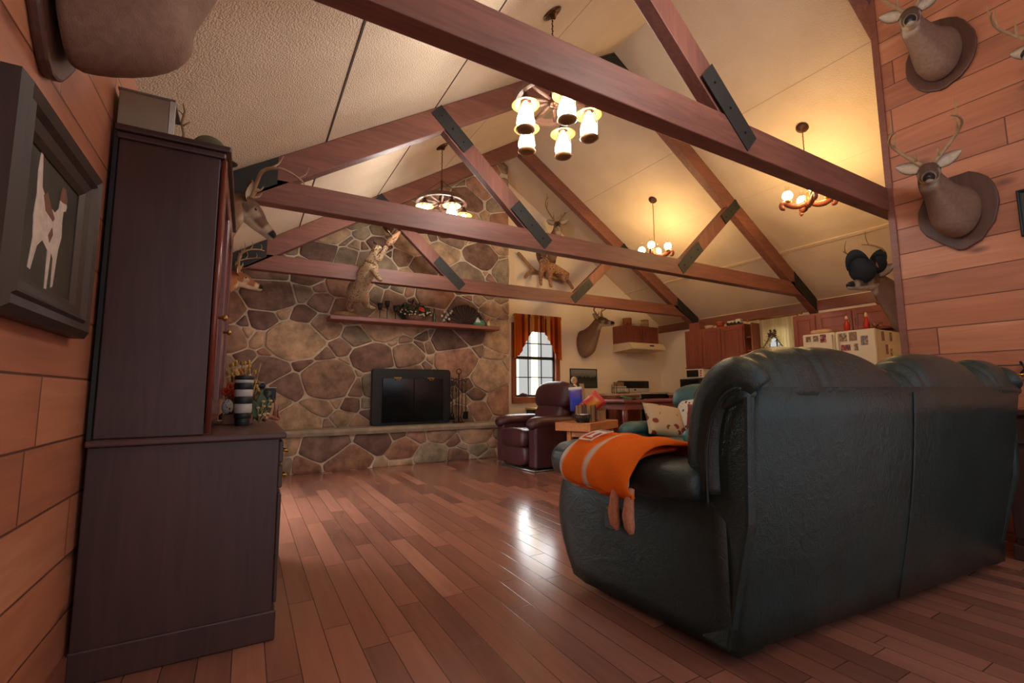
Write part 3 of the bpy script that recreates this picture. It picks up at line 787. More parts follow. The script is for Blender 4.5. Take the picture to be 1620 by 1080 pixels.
# arms
def arm_side(uu, sg):
    q = MB(); rings = []
    prof = [(0.015, 0.04, 0.0), (0.12, 0.045, 0.30), (0.35, 0.05, 0.70), (0.6, 0.05, 0.95), (0.80, 0.05, 1.05), (0.87, 0.06, 1.05), (0.90, 0.12, 1.0)]
    V_ = [0.0, 0.06, 0.2, 0.4, 0.6, 0.75, 0.85, 0.895, 0.915]
    for v in V_:
        f = min(1, v / 0.8); out = -sg * 0
        b = sg * (0.01 + 0.115 * f ** 1.1)
        edge = max(0.0, (v - 0.8) / 0.115) ** 2
        zb = 0.04 + 0.05 * edge; zt = 0.60 - 0.01 * edge; dv = 0.0
        ins = sg * 0.03 * edge
        ring = []
        for k in range(9):
            z = zb + (zt - zb) * k / 8
            bul = sg * 0.035 * math.sin(math.pi * k / 8) ** 0.8
            fr = 0.05 * math.sin(math.pi * k / 8) * (v / 0.915) ** 4
            ring.append((uu + b + bul - ins, v + fr, z))
        for k in range(8, -1, -1):
            z = zb + (zt - zb) * k / 8
            fr = 0.05 * math.sin(math.pi * k / 8) * (v / 0.915) ** 4
            ring.append((uu - sg * 0.13 + b * 0.4, v + fr, z))
        rings.append(ring)
    q.loft(rings); q.build('arm_side', m_green, so)
    # padded arm top with a gathered front roll
    q = MB(); rings = []; N = 20
    VV = [0.06, 0.09, 0.16, 0.26, 0.4, 0.55, 0.7, 0.80, 0.86, 0.90, 0.945, 0.975, 0.985]
    for v in VV:
        f = min(1, v / 0.8); c_u = uu + sg * (0.0 + 0.06 * f) - sg * 0.0
        e = 1.0
        if v < 0.1: e = 0.75
        if v > 0.9: e = max(0.12, math.sqrt(max(0, 1 - ((v - 0.88) / 0.107) ** 2)))
        rr = 0.155; rz = 0.085 if v < 0.7 else 0.085 + 0.012 * min(1, (v - 0.7) / 0.15)
        rings.append([(c_u + rr * e * math.copysign(abs(math.cos(a)) ** 0.8, math.cos(a)), v, 0.605 + rz * e * math.copysign(abs(math.sin(a)) ** 0.8, math.sin(a)) * (1 + 0.05 * math.sin(9 * a) * (1 if v > 0.78 else 0))) for a in [2 * math.pi * j / N for j in range(N)]])
    q.loft(rings); q.build('arm_pad', m_green, so, sub=1)
arm_side(0.0, -1); arm_side(2.03, 1)
q = MB(); q.prism(rrect(-0.033, 0.033, -0.05, 0.05, 0.012), 0.016, Matrix(((0, 0, -1, -0.128), (1, 0, 0, 0.52), (0, 1, 0, 0.40), (0, 0, 0, 1)))); lv = q.build('recline_latch', m_black, so, bevel=0.004)
q = MB(); q.ell((-0.150, 0.515, 0.442), (0.008, 0.008, 0.008), 8, 6); tag(q.build('latch_pull', m_brass, lv), 'small metal pull')
# seats, backs and footrests on the front side
for a, b_ in ((0.14, 1.0), (1.01, 1.89)):
    q = MB(); q.ell(((a + b_) / 2, 0.52, 0.40), ((b_ - a) / 2, 0.36, 0.12), 24, 12, e1=0.5, e2=0.35); q.build('seat_cushion', m_green, so)
    q = MB(); q.ell(((a + b_) / 2, 0.08, 0.68), ((b_ - a) / 2, 0.10, 0.22), 24, 12, e1=0.5, e2=0.35); q.build('back_cushion', m_green, so)
    q = MB(); q.ell(((a + b_) / 2, 0.86, 0.23), ((b_ - a) / 2, 0.06, 0.18), 24, 12, e1=0.5, e2=0.35); q.build('footrest', m_green, so)
q = MB(); q.box((0.03, 0.06, 0.03), (2.0, 0.80, 0.30)); q.build('base', m_black, so)
for u in (0.08, 1.95):
    for v in (0.1, 0.78):
        q = MB(); q.lathe([(0.0, 0.0), (0.025, 0.0), (0.03, 0.05), (0, 0.05)], Matrix.Translation((u, v, 0)), 12); q.build('foot', m_black, so)

# folded towel over the near arm
m_towel = attr_mat('terry_towel', 0.95, 0.10, 120, 0.7, 420, 0.05)
tw = thing('towel', 'folded orange and white towel draped over the green sofa arm', 'towel', SOFA_A, SOFA_R)
OR, OW = S(236, 112, 34), S(206, 186, 168)
outer = catmull([(0.16, 0.655), (0.10, 0.715), (0.0, 0.738), (-0.10, 0.735), (-0.185, 0.700), (-0.235, 0.64), (-0.25, 0.585), (-0.238, 0.55), (-0.222, 0.545)], 4)
def tw_skew(u, v): return v + 0.22 * (0.16 - u) * 0.6
def towel_layer(mb, path, th, v0, v1, colf, wob):
    n = 26; rings = []; cols = []
    for i in range(n + 1):
        f = i / n; v = v0 + (v1 - v0) * f
        edge = 1 - 0.75 * max(0, abs(2 * f - 1) - 0.9) / 0.1
        up = []; dn = []
        for j, (u, z) in enumerate(path):
            a = path[max(0, j - 1)]; b_ = path[min(len(path) - 1, j + 1)]
            tx, tz = b_[0] - a[0], b_[1] - a[1]; L = math.hypot(tx, tz); nx, nz = tz / L, -tx / L
            w_ = 0.004 * math.sin(v * 30 + j * 0.6 + wob) + 0.003 * math.sin(v * 61 + wob)
            t = th * edge
            if nx * (-1) + nz < 0: nx, nz = -nx, -nz
            p = (u - nx * 0, z); vv = tw_skew(u, v) 
            up.append((u + nx * (t / 2 + w_), vv, z + nz * (t / 2 + w_))); dn.append((u - nx * (t / 2 - w_), vv, z - nz * (t / 2 - w_)))
            
        rings.append(up + list(reversed(dn)))
        cu = [colf(v, j / (len(path) - 1)) for j in range(len(path))]
        cols += cu + list(reversed(cu))
    mb.loft(rings, cols, cap=False)
    m_ = len(path); base = len(mb.v) - len(rings) * 2 * m_
    for r0, flip in ((base, False), (base + (len(rings) - 1) * 2 * m_, True)):
        for j in range(m_ - 1):
            f = [r0 + j, r0 + j + 1, r0 + 2 * m_ - 2 - j, r0 + 2 * m_ - 1 - j]
            mb.f.append(f if flip else f[::-1]); mb.sm.append(True)
def tcol(v, s):
    if v > 0.66 or s < 0.04: return OW
    if v > 0.50:
        return OW if (s < 0.14 or s > 0.95) else OR
    if v > 0.455: return OW
    return OR
q = MB()
towel_layer(q, outer, 0.024, 0.20, 0.70, tcol, 0.0)
q.build('top_fold', m_towel, tw)
inner = catmull([(0.02, 0.712), (-0.09, 0.708), (-0.165, 0.677), (-0.212, 0.625), (-0.222, 0.575), (-0.216, 0.54), (-0.21, 0.525)], 4)
q = MB(); towel_layer(q, inner, 0.022, 0.24, 0.675, lambda v, s: OW if (v > 0.58 or (0.55 < s < 0.7)) else S(214, 92, 44), 1.3); tag(q.build('under_fold', m_towel, tw), 'under layer with pale stripe')
# tassels
m_tassel = simple('tassel_thread', S(186, 128, 98), 0.95, var=0.2, vs=90, bump=0.6, bs=220)
for v, u in ((0.29, -0.235), (0.22, -0.222)):
    vv = tw_skew(u, v); q = MB()
    q.tube([(u, vv, 0.575), (u - 0.008, vv + 0.004, 0.53), (u - 0.012, vv + 0.008, 0.47), (u - 0.008, vv + 0.006, 0.43), (u - 0.004, vv, 0.405)], [0.014, 0.019, 0.024, 0.021, 0.009], 10); q.build('tassel', m_tassel, tw)
# emblem: outlined block letter on the orange field
acc = [0]
for a, b_ in zip(outer, outer[1:]): acc.append(acc[-1] + math.hypot(b_[0] - a[0], b_[1] - a[1]))
def surf(s, v, off):
    s = max(0, min(acc[-1] - 1e-5, s))
    for i in range(len(acc) - 1):
        if acc[i + 1] >= s: break
    t = (s - acc[i]) / (acc[i + 1] - acc[i]); a, b_ = outer[i], outer[i + 1]
    u, z = a[0] + (b_[0] - a[0]) * t, a[1] + (b_[1] - a[1]) * t
    tx, tz = b_[0] - a[0], b_[1] - a[1]; L = math.hypot(tx, tz); nx, nz = tz / L, -tx / L
    if -nx + nz < 0: nx, nz = -nx, -nz
    return (u + nx * off, tw_skew(u, v), z + nz * off)
def patch(mb, s0, s1, v0, v1, off):
    n = 8; vs = []; fs = []
    for o_ in (off, off - 0.004):
        for i in range(n + 1):
            s = s0 + (s1 - s0) * i / n; vs += [surf(s, v0, o_), surf(s, v1, o_)]
    for i in range(n): fs.append((2 * i, 2 * i + 1, 2 * i + 3, 2 * i + 2))
    m_ = 2 * (n + 1)
    for i in range(n): fs.append((m_ + 2 * i + 2, m_ + 2 * i + 3, m_ + 2 * i + 1, m_ + 2 * i)); fs.append((2 * i, 2 * i + 2, m_ + 2 * i + 2, m_ + 2 * i)); fs.append((2 * i + 1, m_ + 2 * i + 1, m_ + 2 * i + 3, 2 * i + 3))
    mb.add(vs, fs, (1, 1, 1), True)
m_emb = simple('emblem_white', S(226, 212, 200), 0.9, var=0.05)
q = MB(); s0, v0 = 0.255, 0.535
for a in ((0, 0.115, 0, 0.008), (0, 0.115, 0.092, 0.10), (0, 0.008, 0, 0.10), (0.107, 0.115, 0, 0.10)): patch(q, s0 + a[0], s0 + a[1], v0 + a[2], v0 + a[3], 0.026)
patch(q, s0 + 0.022, s0 + 0.045, v0 + 0.018, v0 + 0.082, 0.026); patch(q, s0 + 0.045, s0 + 0.088, v0 + 0.040, v0 + 0.060, 0.026); patch(q, s0 + 0.082, s0 + 0.094, v0 + 0.030, v0 + 0.070, 0.026)
q.build('emblem', m_emb, tw)

# generic recliner chair, front towards local -Y
def recliner(label, loc, rot, mat, w=0.92, d=0.92, arm_z=0.60, top=1.05, pillow_top=True, plain_arm=False):
    t = thing('recliner_chair', label, 'recliner chair', loc, rot)
    hw, hd = w / 2, d / 2; aw = 0.19
    for sg in (-1, 1):
        q = MB(); x0 = sg * (hw - aw / 2)
        rings = []
        for v in (-hd + 0.04, -hd + 0.06, -hd + 0.1, -0.1, hd - 0.28, hd - 0.16):
            e = 0.85 if v < -hd + 0.05 else 1
            rings.append([(x0 + sx * (aw / 2 - 0.015) * e, v, z) for sx, z in ((1, 0.05), (1.08, 0.2), (1.05, 0.4), (1, arm_z - 0.05), (-1, arm_z - 0.05), (-1, 0.05))])
        q.loft(rings, smooth=False); q.build('arm_side', mat, t, bevel=0.02)
        q = MB(); rings = []; N = 16
        for v, e in ((-hd - 0.015, 0.25), (-hd - 0.005, 0.6), (-hd + 0.03, 0.95), (-hd + 0.09, 1.05), (-hd + 0.2, 0.98), (0.0, 1.0), (hd - 0.3, 0.98), (hd - 0.2, 0.8)):
            rings.append([(x0 + (aw / 2 + 0.01) * e * math.cos(a), v, arm_z - 0.045 - (0.02 if v < -hd + 0.05 else 0) + 0.075 * e * math.sin(a) * (1 + 0.06 * math.sin(8 * a) * (v < -hd + 0.12))) for a in [2 * math.pi * j / N for j in range(N)]])
        q.loft(rings); q.build('arm_pad', mat, t, sub=1)
    iw = hw - aw
    q = MB(); q.ell((0, -0.08, 0.38), (iw + 0.01, hd - 0.12, 0.11), 24, 12, e1=0.5, e2=0.35); q.build('seat_cushion', mat, t)
    q = MB(); q.ell((0, -hd + 0.05, 0.38), (iw + 0.02, 0.09, 0.12), 24, 12, e1=0.6, e2=0.45); q.build('footrest', mat, t)
    q = MB(); q.ell((0, -hd + 0.06, 0.18), (iw + 0.02, 0.07, 0.13), 24, 12, e1=0.6, e2=0.45); q.build('footrest', mat, t)
    tl = Matrix.Rotation(math.radians(-14), 4, 'X')
    q = MB(); q.ell((0, hd - 0.27, 0.60), (iw + 0.03, 0.11, 0.20), 24, 12, m=tl, e1=0.6, e2=0.45); q.build('back_cushion', mat, t)
    q = MB(); hz = (top - 0.72) / 2 + 0.02
    q.ell((0, hd - 0.19, top - hz), (iw + 0.12, 0.14, hz), 28, 14, m=tl, e1=0.75, e2=0.6); q.build('head_cushion', mat, t)
    q = MB(); rings = []
    for i in range(9):
        f = i / 8; z = 0.06 + (top - 0.10 - 0.06) * f; hw2 = (iw + 0.16) * (1 if f < 0.6 else math.sqrt(max(0.08, 1 - ((f - 0.6) / 0.42) ** 2)))
        v = hd - 0.13 + 0.14 * f
        rings.append([(-hw2, v - 0.05, z), (-hw2 * 0.97, v - 0.005, z), (0, v + 0.02, z), (hw2 * 0.97, v - 0.005, z), (hw2, v - 0.05, z)])
    q.loft(rings); q.build('back_panel', mat, t)
    q = MB(); q.box((-iw - 0.1, -hd + 0.12, 0.03), (iw + 0.1, hd - 0.14, 0.28)); q.build('base', m_black, t)
    q = MB(); q.tube([(-hw + 0.05, -hd + 0.05, 0.012), (hw - 0.05, -hd + 0.05, 0.012)], 0.011, 8); q.tube([(-hw + 0.06, -hd + 0.05, 0.012), (-hw + 0.06, hd - 0.2, 0.012)], 0.010, 8); q.tube([(hw - 0.06, -hd + 0.05, 0.012), (hw - 0.06, hd - 0.2, 0.012)], 0.010, 8)
    tag(q.build('floor_rail', simple('steel_rail', S(150, 146, 140), 0.35, 0.9), t), 'metal rail under the chair')
    return t
recliner('burgundy leather recliner beside the stone hearth, under the striped-curtain window', (3.36, 5.12, 0), math.radians(-90 + 4), m_burg, w=0.90, d=0.90, arm_z=0.62, top=1.085)
recliner('teal green leather armchair with cushions, behind the sofa and beside the oak end table', (3.86, 3.18, 0), math.radians(-90), m_green2, w=1.0, d=1.02, arm_z=0.61, top=1.02)

# ------------------------------------------------------------------ end table and the things on it
et = thing('end_table', 'chunky orange oak end table between the burgundy recliner and the teal armchair', 'end table', (3.27, 4.0, 0), math.radians(25.8))
q = MB(); q.box((0, 0, 0.505), (0.80, 0.44, 0.60)); q.build('table_top', m_oak, et, bevel=0.006)
for x in (0.06, 0.66):
    for y in (0.03, 0.27):
        q = MB(); q.box((x, y, 0), (x + 0.055, y + 0.055, 0.505)); q.build('leg', m_oak, et, bevel=0.004)
    q = MB(); q.box((x + 0.008, 0.085, 0.44), (x + 0.047, 0.27, 0.503)); q.build('stretcher', m_oak, et)
def on_table(a, b_): 
    ca, sa = math.cos(math.radians(25.8)), math.sin(math.radians(25.8)); return (3.27 + a * ca - b_ * sa, 4.0 + a * sa + b_ * ca, 0.60)
m_bark = ch_wood('split_wood_slats', (112, 80, 54), (176, 138, 92), 2, 0.7); m_slatd = ch_wood('dark_basket_wood', (84, 52, 38), (116, 76, 54), 2, 0.7)
bk = thing('log_basket', 'round basket of upright split wood slats holding snack bags on the end table', 'basket', on_table(0.33, 0.20), 0.3)
for i in range(16):
    a = 2 * math.pi * i / 16; q = MB(); m = Matrix.Translation((0.125 * math.cos(a), 0.125 * math.sin(a), 0)) @ Matrix.Rotation(a, 4, 'Z')
    q.box((-0.012, -0.0225, 0), (0.012, 0.0225, 0.19 + 0.008 * math.sin(i * 2.3)), m=m); q.build('slat', m_bark if i % 3 else m_slatd, bk, bevel=0.004)
q = MB(); q.lathe([(0, 0.005), (0.11, 0.005), (0.11, 0.02), (0, 0.02)], None, 20); q.build('bottom', m_slatd, bk)
def snack_bag(label, loc, rot, w_, h, cols, name='snack_bag'):
    t = thing(name, label, 'snack bag', loc, rot, 'snack bags in the log basket')
    q = MB(); N = 12; n = 14; rings = []; cl = []
    for i in range(n + 1):
        f = i / n; z = h * f; th = 0.038 * math.sin(math.pi * min(1, max(0, (f - 0.04) / 0.92))) ** 0.6 + 0.002
        hw = w_ / 2 * (0.93 + 0.07 * abs(2 * f - 1)); crn = 0.004 * math.sin(i * 2.1)
        ring = []
        for j in range(N):
            a = 2 * math.pi * j / N; x = hw * math.copysign(abs(math.cos(a)) ** 0.6, math.cos(a)); y = (th + crn * math.sin(3 * a)) * math.sin(a); ring.append((x, y, z))
            cl.append(cols(x / hw, f))
        rings.append(ring)
    q.loft(rings, cl); q.build('bag', m_foil, t); return t
m_foil = attr_mat('snack_foil', 0.3, 0.05, 40, 0.5, 60, 0.6)
RD, YE, BL, PU, WH = S(206, 52, 36), S(236, 164, 50), S(52, 72, 190), S(92, 70, 170), S(220, 214, 210)
bx, by, bz = on_table(0.33, 0.20)
snack_bag('red and yellow snack bag leaning out of the log basket', (bx - 0.05, by - 0.02, bz + 0.12), (math.radians(8), math.radians(48), math.radians(-32)), 0.20, 0.26, lambda x, f: YE if (abs(x + 0.1) < 0.55 and 0.2 < f < 0.8) else RD)
snack_bag('blue and purple snack bag standing behind the red bag', (bx - 0.10, by + 0.05, bz + 0.12), (0, math.radians(-4), math.radians(-30)), 0.16, 0.28, lambda x, f: WH if f > 0.86 else (PU if f > 0.62 else BL))
wk = thing('wire_basket', 'small dark wire basket with a tall loop handle beside the log basket', 'wire basket', on_table(0.085, 0.13), 0.5)
q = MB()
for z, r in ((0.005, 0.065), (0.04, 0.075), (0.085, 0.085)):
    q.tube([(r * 1.25 * math.cos(a), r * math.sin(a), z) for a in [2 * math.pi * i / 24 for i in range(25)]], 0.004, 6)
for i in range(16):
    a = 2 * math.pi * i / 16; q.tube([(0.065 * 1.25 * math.cos(a), 0.065 * math.sin(a), 0.005), (0.085 * 1.25 * math.cos(a + 0.25), 0.085 * math.sin(a + 0.25), 0.085)], 0.003, 5)
    q.tube([(0.065 * 1.25 * math.cos(a), 0.065 * math.sin(a), 0.005), (0.085 * 1.25 * math.cos(a - 0.25), 0.085 * math.sin(a - 0.25), 0.085)], 0.003, 5)
q.build('wire_body', simple('dark_wire', S(54, 50, 42), 0.5, 0.5), wk)
q = MB(); q.tube([(0.105 * math.cos(a), 0, 0.085 + 0.14 * math.sin(a)) for a in [math.pi * i / 16 for i in range(17)]], 0.0045, 6); q.build('handle', simple('grey_wire', S(128, 120, 110), 0.4, 0.7), wk)
q = MB(); q.box((-0.05, -0.04, 0.086), (0.06, 0.045, 0.096)); tag(q.build('folded_paper', simple('paper_white', S(222, 214, 204), 0.8), wk), None)

# ------------------------------------------------------------------ cushions on the armchair
def cushion(name, label, loc, rot, w_, h, d, mat, group=None, cat='cushion'):
    q = MB(); n = 15; vs = []; fs = []
    for side in (1, -1):
        for i in range(n):
            for j in range(n):
                x, y = -1 + 2 * i / (n - 1), -1 + 2 * j / (n - 1)
                t = ((1 - x ** 4) * (1 - y ** 4)) ** 0.5 if abs(x) < 1 and abs(y) < 1 else 0
                pinch = 1 - 0.06 * (1 - x * x) * abs(y) ** 4
                pinch2 = 1 - 0.06 * (1 - y * y) * abs(x) ** 4
                vs.append((x * w_ / 2 * pinch2, side * t * d / 2, y * h / 2 * pinch))
    for s_ in range(2):
        o_ = s_ * n * n
        for i in range(n - 1):
            for j in range(n - 1):
                f = (o_ + i * n + j, o_ + (i + 1) * n + j, o_ + (i + 1) * n + j + 1, o_ + i * n + j + 1)
                fs.append(f if s_ else tuple(reversed(f)))
    q.add(vs, fs); o_ = q.build(name, mat, None)
    bm_merge(o_)
    o_.location = loc; o_.rotation_euler = rot
    return tag(o_, label, cat, group)
def bm_merge(o_):
    import bmesh
    b = bmesh.new(); b.from_mesh(o_.data); bmesh.ops.remove_doubles(b, verts=b.verts, dist=0.0005); b.to_mesh(o_.data); b.free()
def pattern_fabric(name, base, c1, c2, scale):
    k = NT(name); v = k.obj()
    vo = k.n('ShaderNodeTexVoronoi', feature='F1'); k.l(v, vo.inputs['Vector']); vo.inputs['Scale'].default_value = scale
    a = k.ramp(vo.outputs['Distance'], [(0.30, (1, 1, 1)), (0.36, (0, 0, 0))])
    pick = k.ramp(k.noise(v, scale * 0.35, 2), [(0.48, c1), (0.52, c2)])
    gate = k.math('GREATER_THAN', k.noise(v, scale * 0.6, 1), 0.45)
    k.l(k.mix(k.math('MULTIPLY', a, gate), base, pick), k.b.inputs['Base Color'])
    k.bump(k.noise(v, 300, 2), 0.3, 0.002); k.set(0.9, 0, None, 0.1); return k.m
m_pat = pattern_fabric('printed_cotton', S(204, 194, 176), S(86, 56, 44), S(70, 112, 76), 22)
m_tan = pattern_fabric('tapestry_tan', S(186, 160, 126), S(110, 84, 64), S(128, 60, 50), 9)
m_maroon = simple('maroon_cloth', S(112, 40, 42), 0.9, bump=0.3, bs=300)
cushion('cushion', 'white cushion with dark printed spots leaning on the teal armchair back', (4.02, 3.28, 0.68), (math.radians(-22), 0, math.radians(-98)), 0.44, 0.42, 0.14, m_pat, 'cushions on the teal armchair')
cushion('cushion', 'tan tapestry cushion lying against the far arm of the teal armchair', (3.78, 3.42, 0.64), (math.radians(-38), math.radians(10), math.radians(-20)), 0.44, 0.40, 0.13, m_tan, 'cushions on the teal armchair')
cushion('cushion', 'plain maroon cushion in front of the spotted cushion on the armchair', (3.86, 3.02, 0.62), (math.radians(-12), 0, math.radians(-82)), 0.36, 0.40, 0.12, m_maroon, 'cushions on the teal armchair')
# ------------------------------------------------------------------ taxidermy
m_fur = attr_mat('short_fur', 0.85, 0.22, 40, 0.5, 240, 0.2, (1, 1, 1))
m_antler = simple('antler', S(150, 118, 84), 0.5, var=0.2, vs=25, bump=0.2)
m_eye = simple('glass_eye', S(18, 12, 10), 0.08, spec=0.8)
m_nose = simple('dark_nose', S(26, 22, 22), 0.3)
m_plaque = ch_wood('walnut_plaque', (66, 40, 32), (96, 60, 46), 2, 0.45)
PAL = dict(base=S(132, 98, 74), dark=S(92, 66, 50), light=S(196, 176, 150), face=S(112, 84, 66), belly=S(156, 128, 102))
PAL_RED = dict(base=S(166, 104, 62), dark=S(118, 70, 44), light=S(214, 186, 150), face=S(146, 94, 60), belly=S(190, 140, 96))
PAL_DIM = dict(base=S(122, 92, 76), dark=S(86, 62, 52), light=S(190, 172, 150), face=S(100, 76, 64), belly=S(146, 118, 98))
def mixc(a, b, t): return tuple(x * (1 - t) + y * t for x, y in zip(a, b))
def deer(label, loc, rot, scale=1.0, turn=0.0, pitch=-18, rise=0.36, reach=0.42, pal=PAL, plaque=None, spread=0.20, height=0.34, tines=4, group='mounted deer heads', roll=0, ear_up=25, base=(0.175, 0.25), antlers=True, side=0.0):
    t = thing('mounted_deer_head', label, 'mounted deer', loc, rot, group, scale)
    off = 0.03 if plaque else 0.003
    tr, pr = math.radians(turn), math.radians(pitch)
    hd = Vector((math.sin(tr) * math.cos(pr), math.cos(tr) * math.cos(pr), math.sin(pr)))
    poll = Vector((side + 0.05 * math.sin(tr), reach, rise))
    # centre line: neck then head
    C = [(0, off, 0.0), (0, off + 0.06, 0.015), (side * 0.3, reach * 0.42, rise * 0.22), (side * 0.6, reach * 0.66, rise * 0.50), (side * 0.9, reach * 0.86, rise * 0.80)]
    wd = [base[0] * 0.97, base[0], base[0] * 0.82, base[0] * 0.60, 0.078]
    ht = [base[1] * 0.97, base[1], base[1] * 0.84, base[1] * 0.60, 0.098]
    dirs = []
    C = [Vector(c) for c in C]
    for s_, w_, h_ in ((-0.005, .066, .082), (.045, .070, .086), (.095, .064, .076), (.145, .050, .060), (.195, .040, .047), (.235, .036, .040), (.262, .032, .034), (.275, .018, .018)):
        C.append(poll + hd * s_ + Vector((0, 0, -0.012 * (s_ > .1)))); wd.append(w_); ht.append(h_)
    P = catmull([(*c, w_, h_) for c, w_, h_ in zip(C, wd, ht)], 3)
    rings = []; cols = []; N = 20
    nC = len(P)
    hs = nC - 7 * 3 - 1
    rnd = random.Random(int(abs(loc[0] * 100 + loc[1] * 37 + loc[2] * 11)))
    for i, p in enumerate(P):
        c = Vector(p[:3]); a = Vector(P[max(0, i - 1)][:3]); b_ = Vector(P[min(nC - 1, i + 1)][:3])
        T = (b_ - a).normalized()
        if i < 3: T = (T * (i / 3) + Vector((0, 1, 0)) * (1 - i / 3)).normalized()
        X = T.cross(Vector((0, 0, 1))).normalized(); Z = X.cross(T).normalized()
        s_ = (c - poll).dot(hd) if i > hs - 2 else -1
        ring = []
        for j in range(N):
            th = 2 * math.pi * j / N; cx, cz = math.cos(th), math.sin(th)
            w_, h_ = p[3], p[4]
            if i < 6: # chest: deeper below
                h2 = h_ * (1.12 if cz < 0 else 0.95)
            else: h2 = h_
            k = 1.0
            if s_ > 0.04:  # muzzle: squarer, jaw narrower
                k = 0.92 if cz < -0.3 else 1.0
            brow = 0.006 if (0.06 < s_ < 0.11 and 0.2 < cz < 0.8 and abs(cx) > 0.5) else 0
            ring.append(c + X * (w_ * k + brow) * cx + Z * h2 * cz)
            f = i / (nC - 1)
            col = mixc(pal['base'], pal['dark'], max(0, cz) * 0.5)
            if s_ < 0:
                if cz < -0.7: col = mixc(col, pal['belly'], 0.5)
                if hs - 4 < i and cz < -0.7: col = mixc(col, pal['light'], 0.85)
            else:
                col = mixc(pal['face'], pal['dark'], max(0, cz) * 0.7)
                if cz < -0.55: col = pal['light']
                if 0.19 < s_ < 0.235: col = mixc(pal['light'], pal['face'], 0.25 + 0.6 * max(0, cz))
                if s_ >= 0.235: col = mixc(S(40, 34, 32), pal['light'], 0.75 if cz < -0.5 else 0.0)
                if 0.07 < s_ < 0.12 and abs(cx) > 0.75 and abs(cz) < 0.5: col = mixc(col, pal['light'], 0.5)
            cols.append(col)
        rings.append(ring)
    q = MB(); q.loft(rings, cols); q.build('head_and_neck', m_fur, t, sub=1)
    X = hd.cross(Vector((0, 0, 1))).normalized(); Z = X.cross(hd).normalized()
    if roll: 
        rm = Matrix.Rotation(math.radians(roll), 3, hd); X = rm @ X; Z = rm @ Z
    HP = lambda x, y, z: poll + X * x + hd * y + Z * z   # head frame
    for sg in (-1, 1):
        q = MB(); rings = []; ec = []
        e = math.radians(ear_up); ax = (X * sg * math.cos(e) + Z * math.sin(e) - hd * 0.25).normalized(); nrm = (hd * 0.9 + Z * 0.1).normalized(); sdir = ax.cross(nrm).normalized(); nrm = sdir.cross(ax) if sdir.cross(ax).dot(hd) > 0 else -sdir.cross(ax)
        b0 = HP(sg * 0.050, -0.005, 0.045)
        for f in [0, .12, .3, .5, .7, .85, .95, 1.0]:
            L = 0.155; w_ = 0.043 * (math.sin(math.pi * min(1, 0.18 + 0.82 * f)) ** 0.75 if f < 1 else 0.02) + 0.002
            cc = b0 + ax * L * f - nrm * 0.012 * math.sin(f * math.pi)
            ring = []
            for k in range(9):
                a = -1 + 2 * k / 8; ring.append(cc + sdir * w_ * a + nrm * (0.020 * a * a * (1 - f * 0.6)))
                ec.append(mixc(pal['light'], pal['dark'], abs(a) ** 3))
            for k in range(8, -1, -1):
                a = -1 + 2 * k / 8; ring.append(cc + sdir * w_ * a * 1.03 + nrm * (0.020 * a * a * (1 - f * 0.6) - 0.006)); ec.append(pal['dark'])
            rings.append(ring)
        q.loft(rings, ec); q.build('ear', m_fur, t)
        q = MB(); q.ell(HP(sg * 0.058, 0.082, 0.026), (0.0125,) * 3, 10, 7); q.build('eye', m_eye, t)
        if antlers:
            q = MB()
            sp, H = spread, height
            beam = catmull([(0.032, 0.0, 0.07), (0.06 + sp * .15, -0.03, 0.07 + H * .22), (sp * .78, -0.055, 0.07 + H * .48), (sp, 0.0, 0.07 + H * .74), (sp * .92, 0.09, 0.07 + H * .92), (sp * .72, 0.15, 0.07 + H)], 5)
            n = len(beam); rr = [0.0165 - 0.0125 * (i / (n - 1)) + (0.006 if i == 0 else 0) for i in range(n)]
            q.tube([HP(sg * x, y, z) for x, y, z in beam], rr, 8)
            for k in range(tines):
                i = int(n * (0.14 + 0.68 * k / max(1, tines - 1))) if tines > 1 else int(n * .2)
                i = min(i, n - 2); x, y, z = beam[i]
                ln = (0.09, 0.15, 0.14, 0.10, 0.07)[min(k, 4)] * H / 0.34 * rnd.uniform(.85, 1.15)
                dx, dy = (0.0, 0.35) if k == 0 else (-0.25 + 0.1 * k, -0.05)
                pts = [(x, y, z), (x + dx * ln * .35, y + dy * ln * .5 + 0.01, z + ln * .5), (x + dx * ln * .9, y + dy * ln - 0.01, z + ln)]
                q.tube([HP(sg * a, b_, c) for a, b_, c in catmull(pts, 3)], [rr[i] * .85 - (rr[i] * .85 - 0.002) * m / 6 for m in range(7)], 7)
            q.build('antler', m_antler, t)
    q = MB(); q.ell(HP(0, 0.268, -0.002), (0.024, 0.014, 0.017), 12, 8, m=Matrix((X, hd, Z)).transposed().to_4x4()); q.build('nose', m_nose, t)
    if plaque:
        q = MB(); n = len(plaque); q.prism(plaque, 0.028, Matrix.Translation((0, 0.001, 0)) @ Matrix(((-1, 0, 0, 0), (0, 0, 1, 0), (0, 1, 0, 0), (0, 0, 0, 1)))); q.build('plaque', m_plaque, t, bevel=0.008)
    return t
def wavy(rx, rz, seed, n=26, amp=0.06, shield=0.25):
    r = random.Random(seed); P = []
    for i in range(n):
        a = 2 * math.pi * i / n; k = 1 + amp * math.sin(3 * a + seed) * 0.6 + r.uniform(-amp, amp) * 0.5
        P.append((rx * k * math.cos(a) * (1 - shield * max(0, -math.sin(a)) ** 2), rz * k * math.sin(a)))
    return P
FACE = lambda deg: math.radians(deg - 90)   # local +Y towards world angle deg
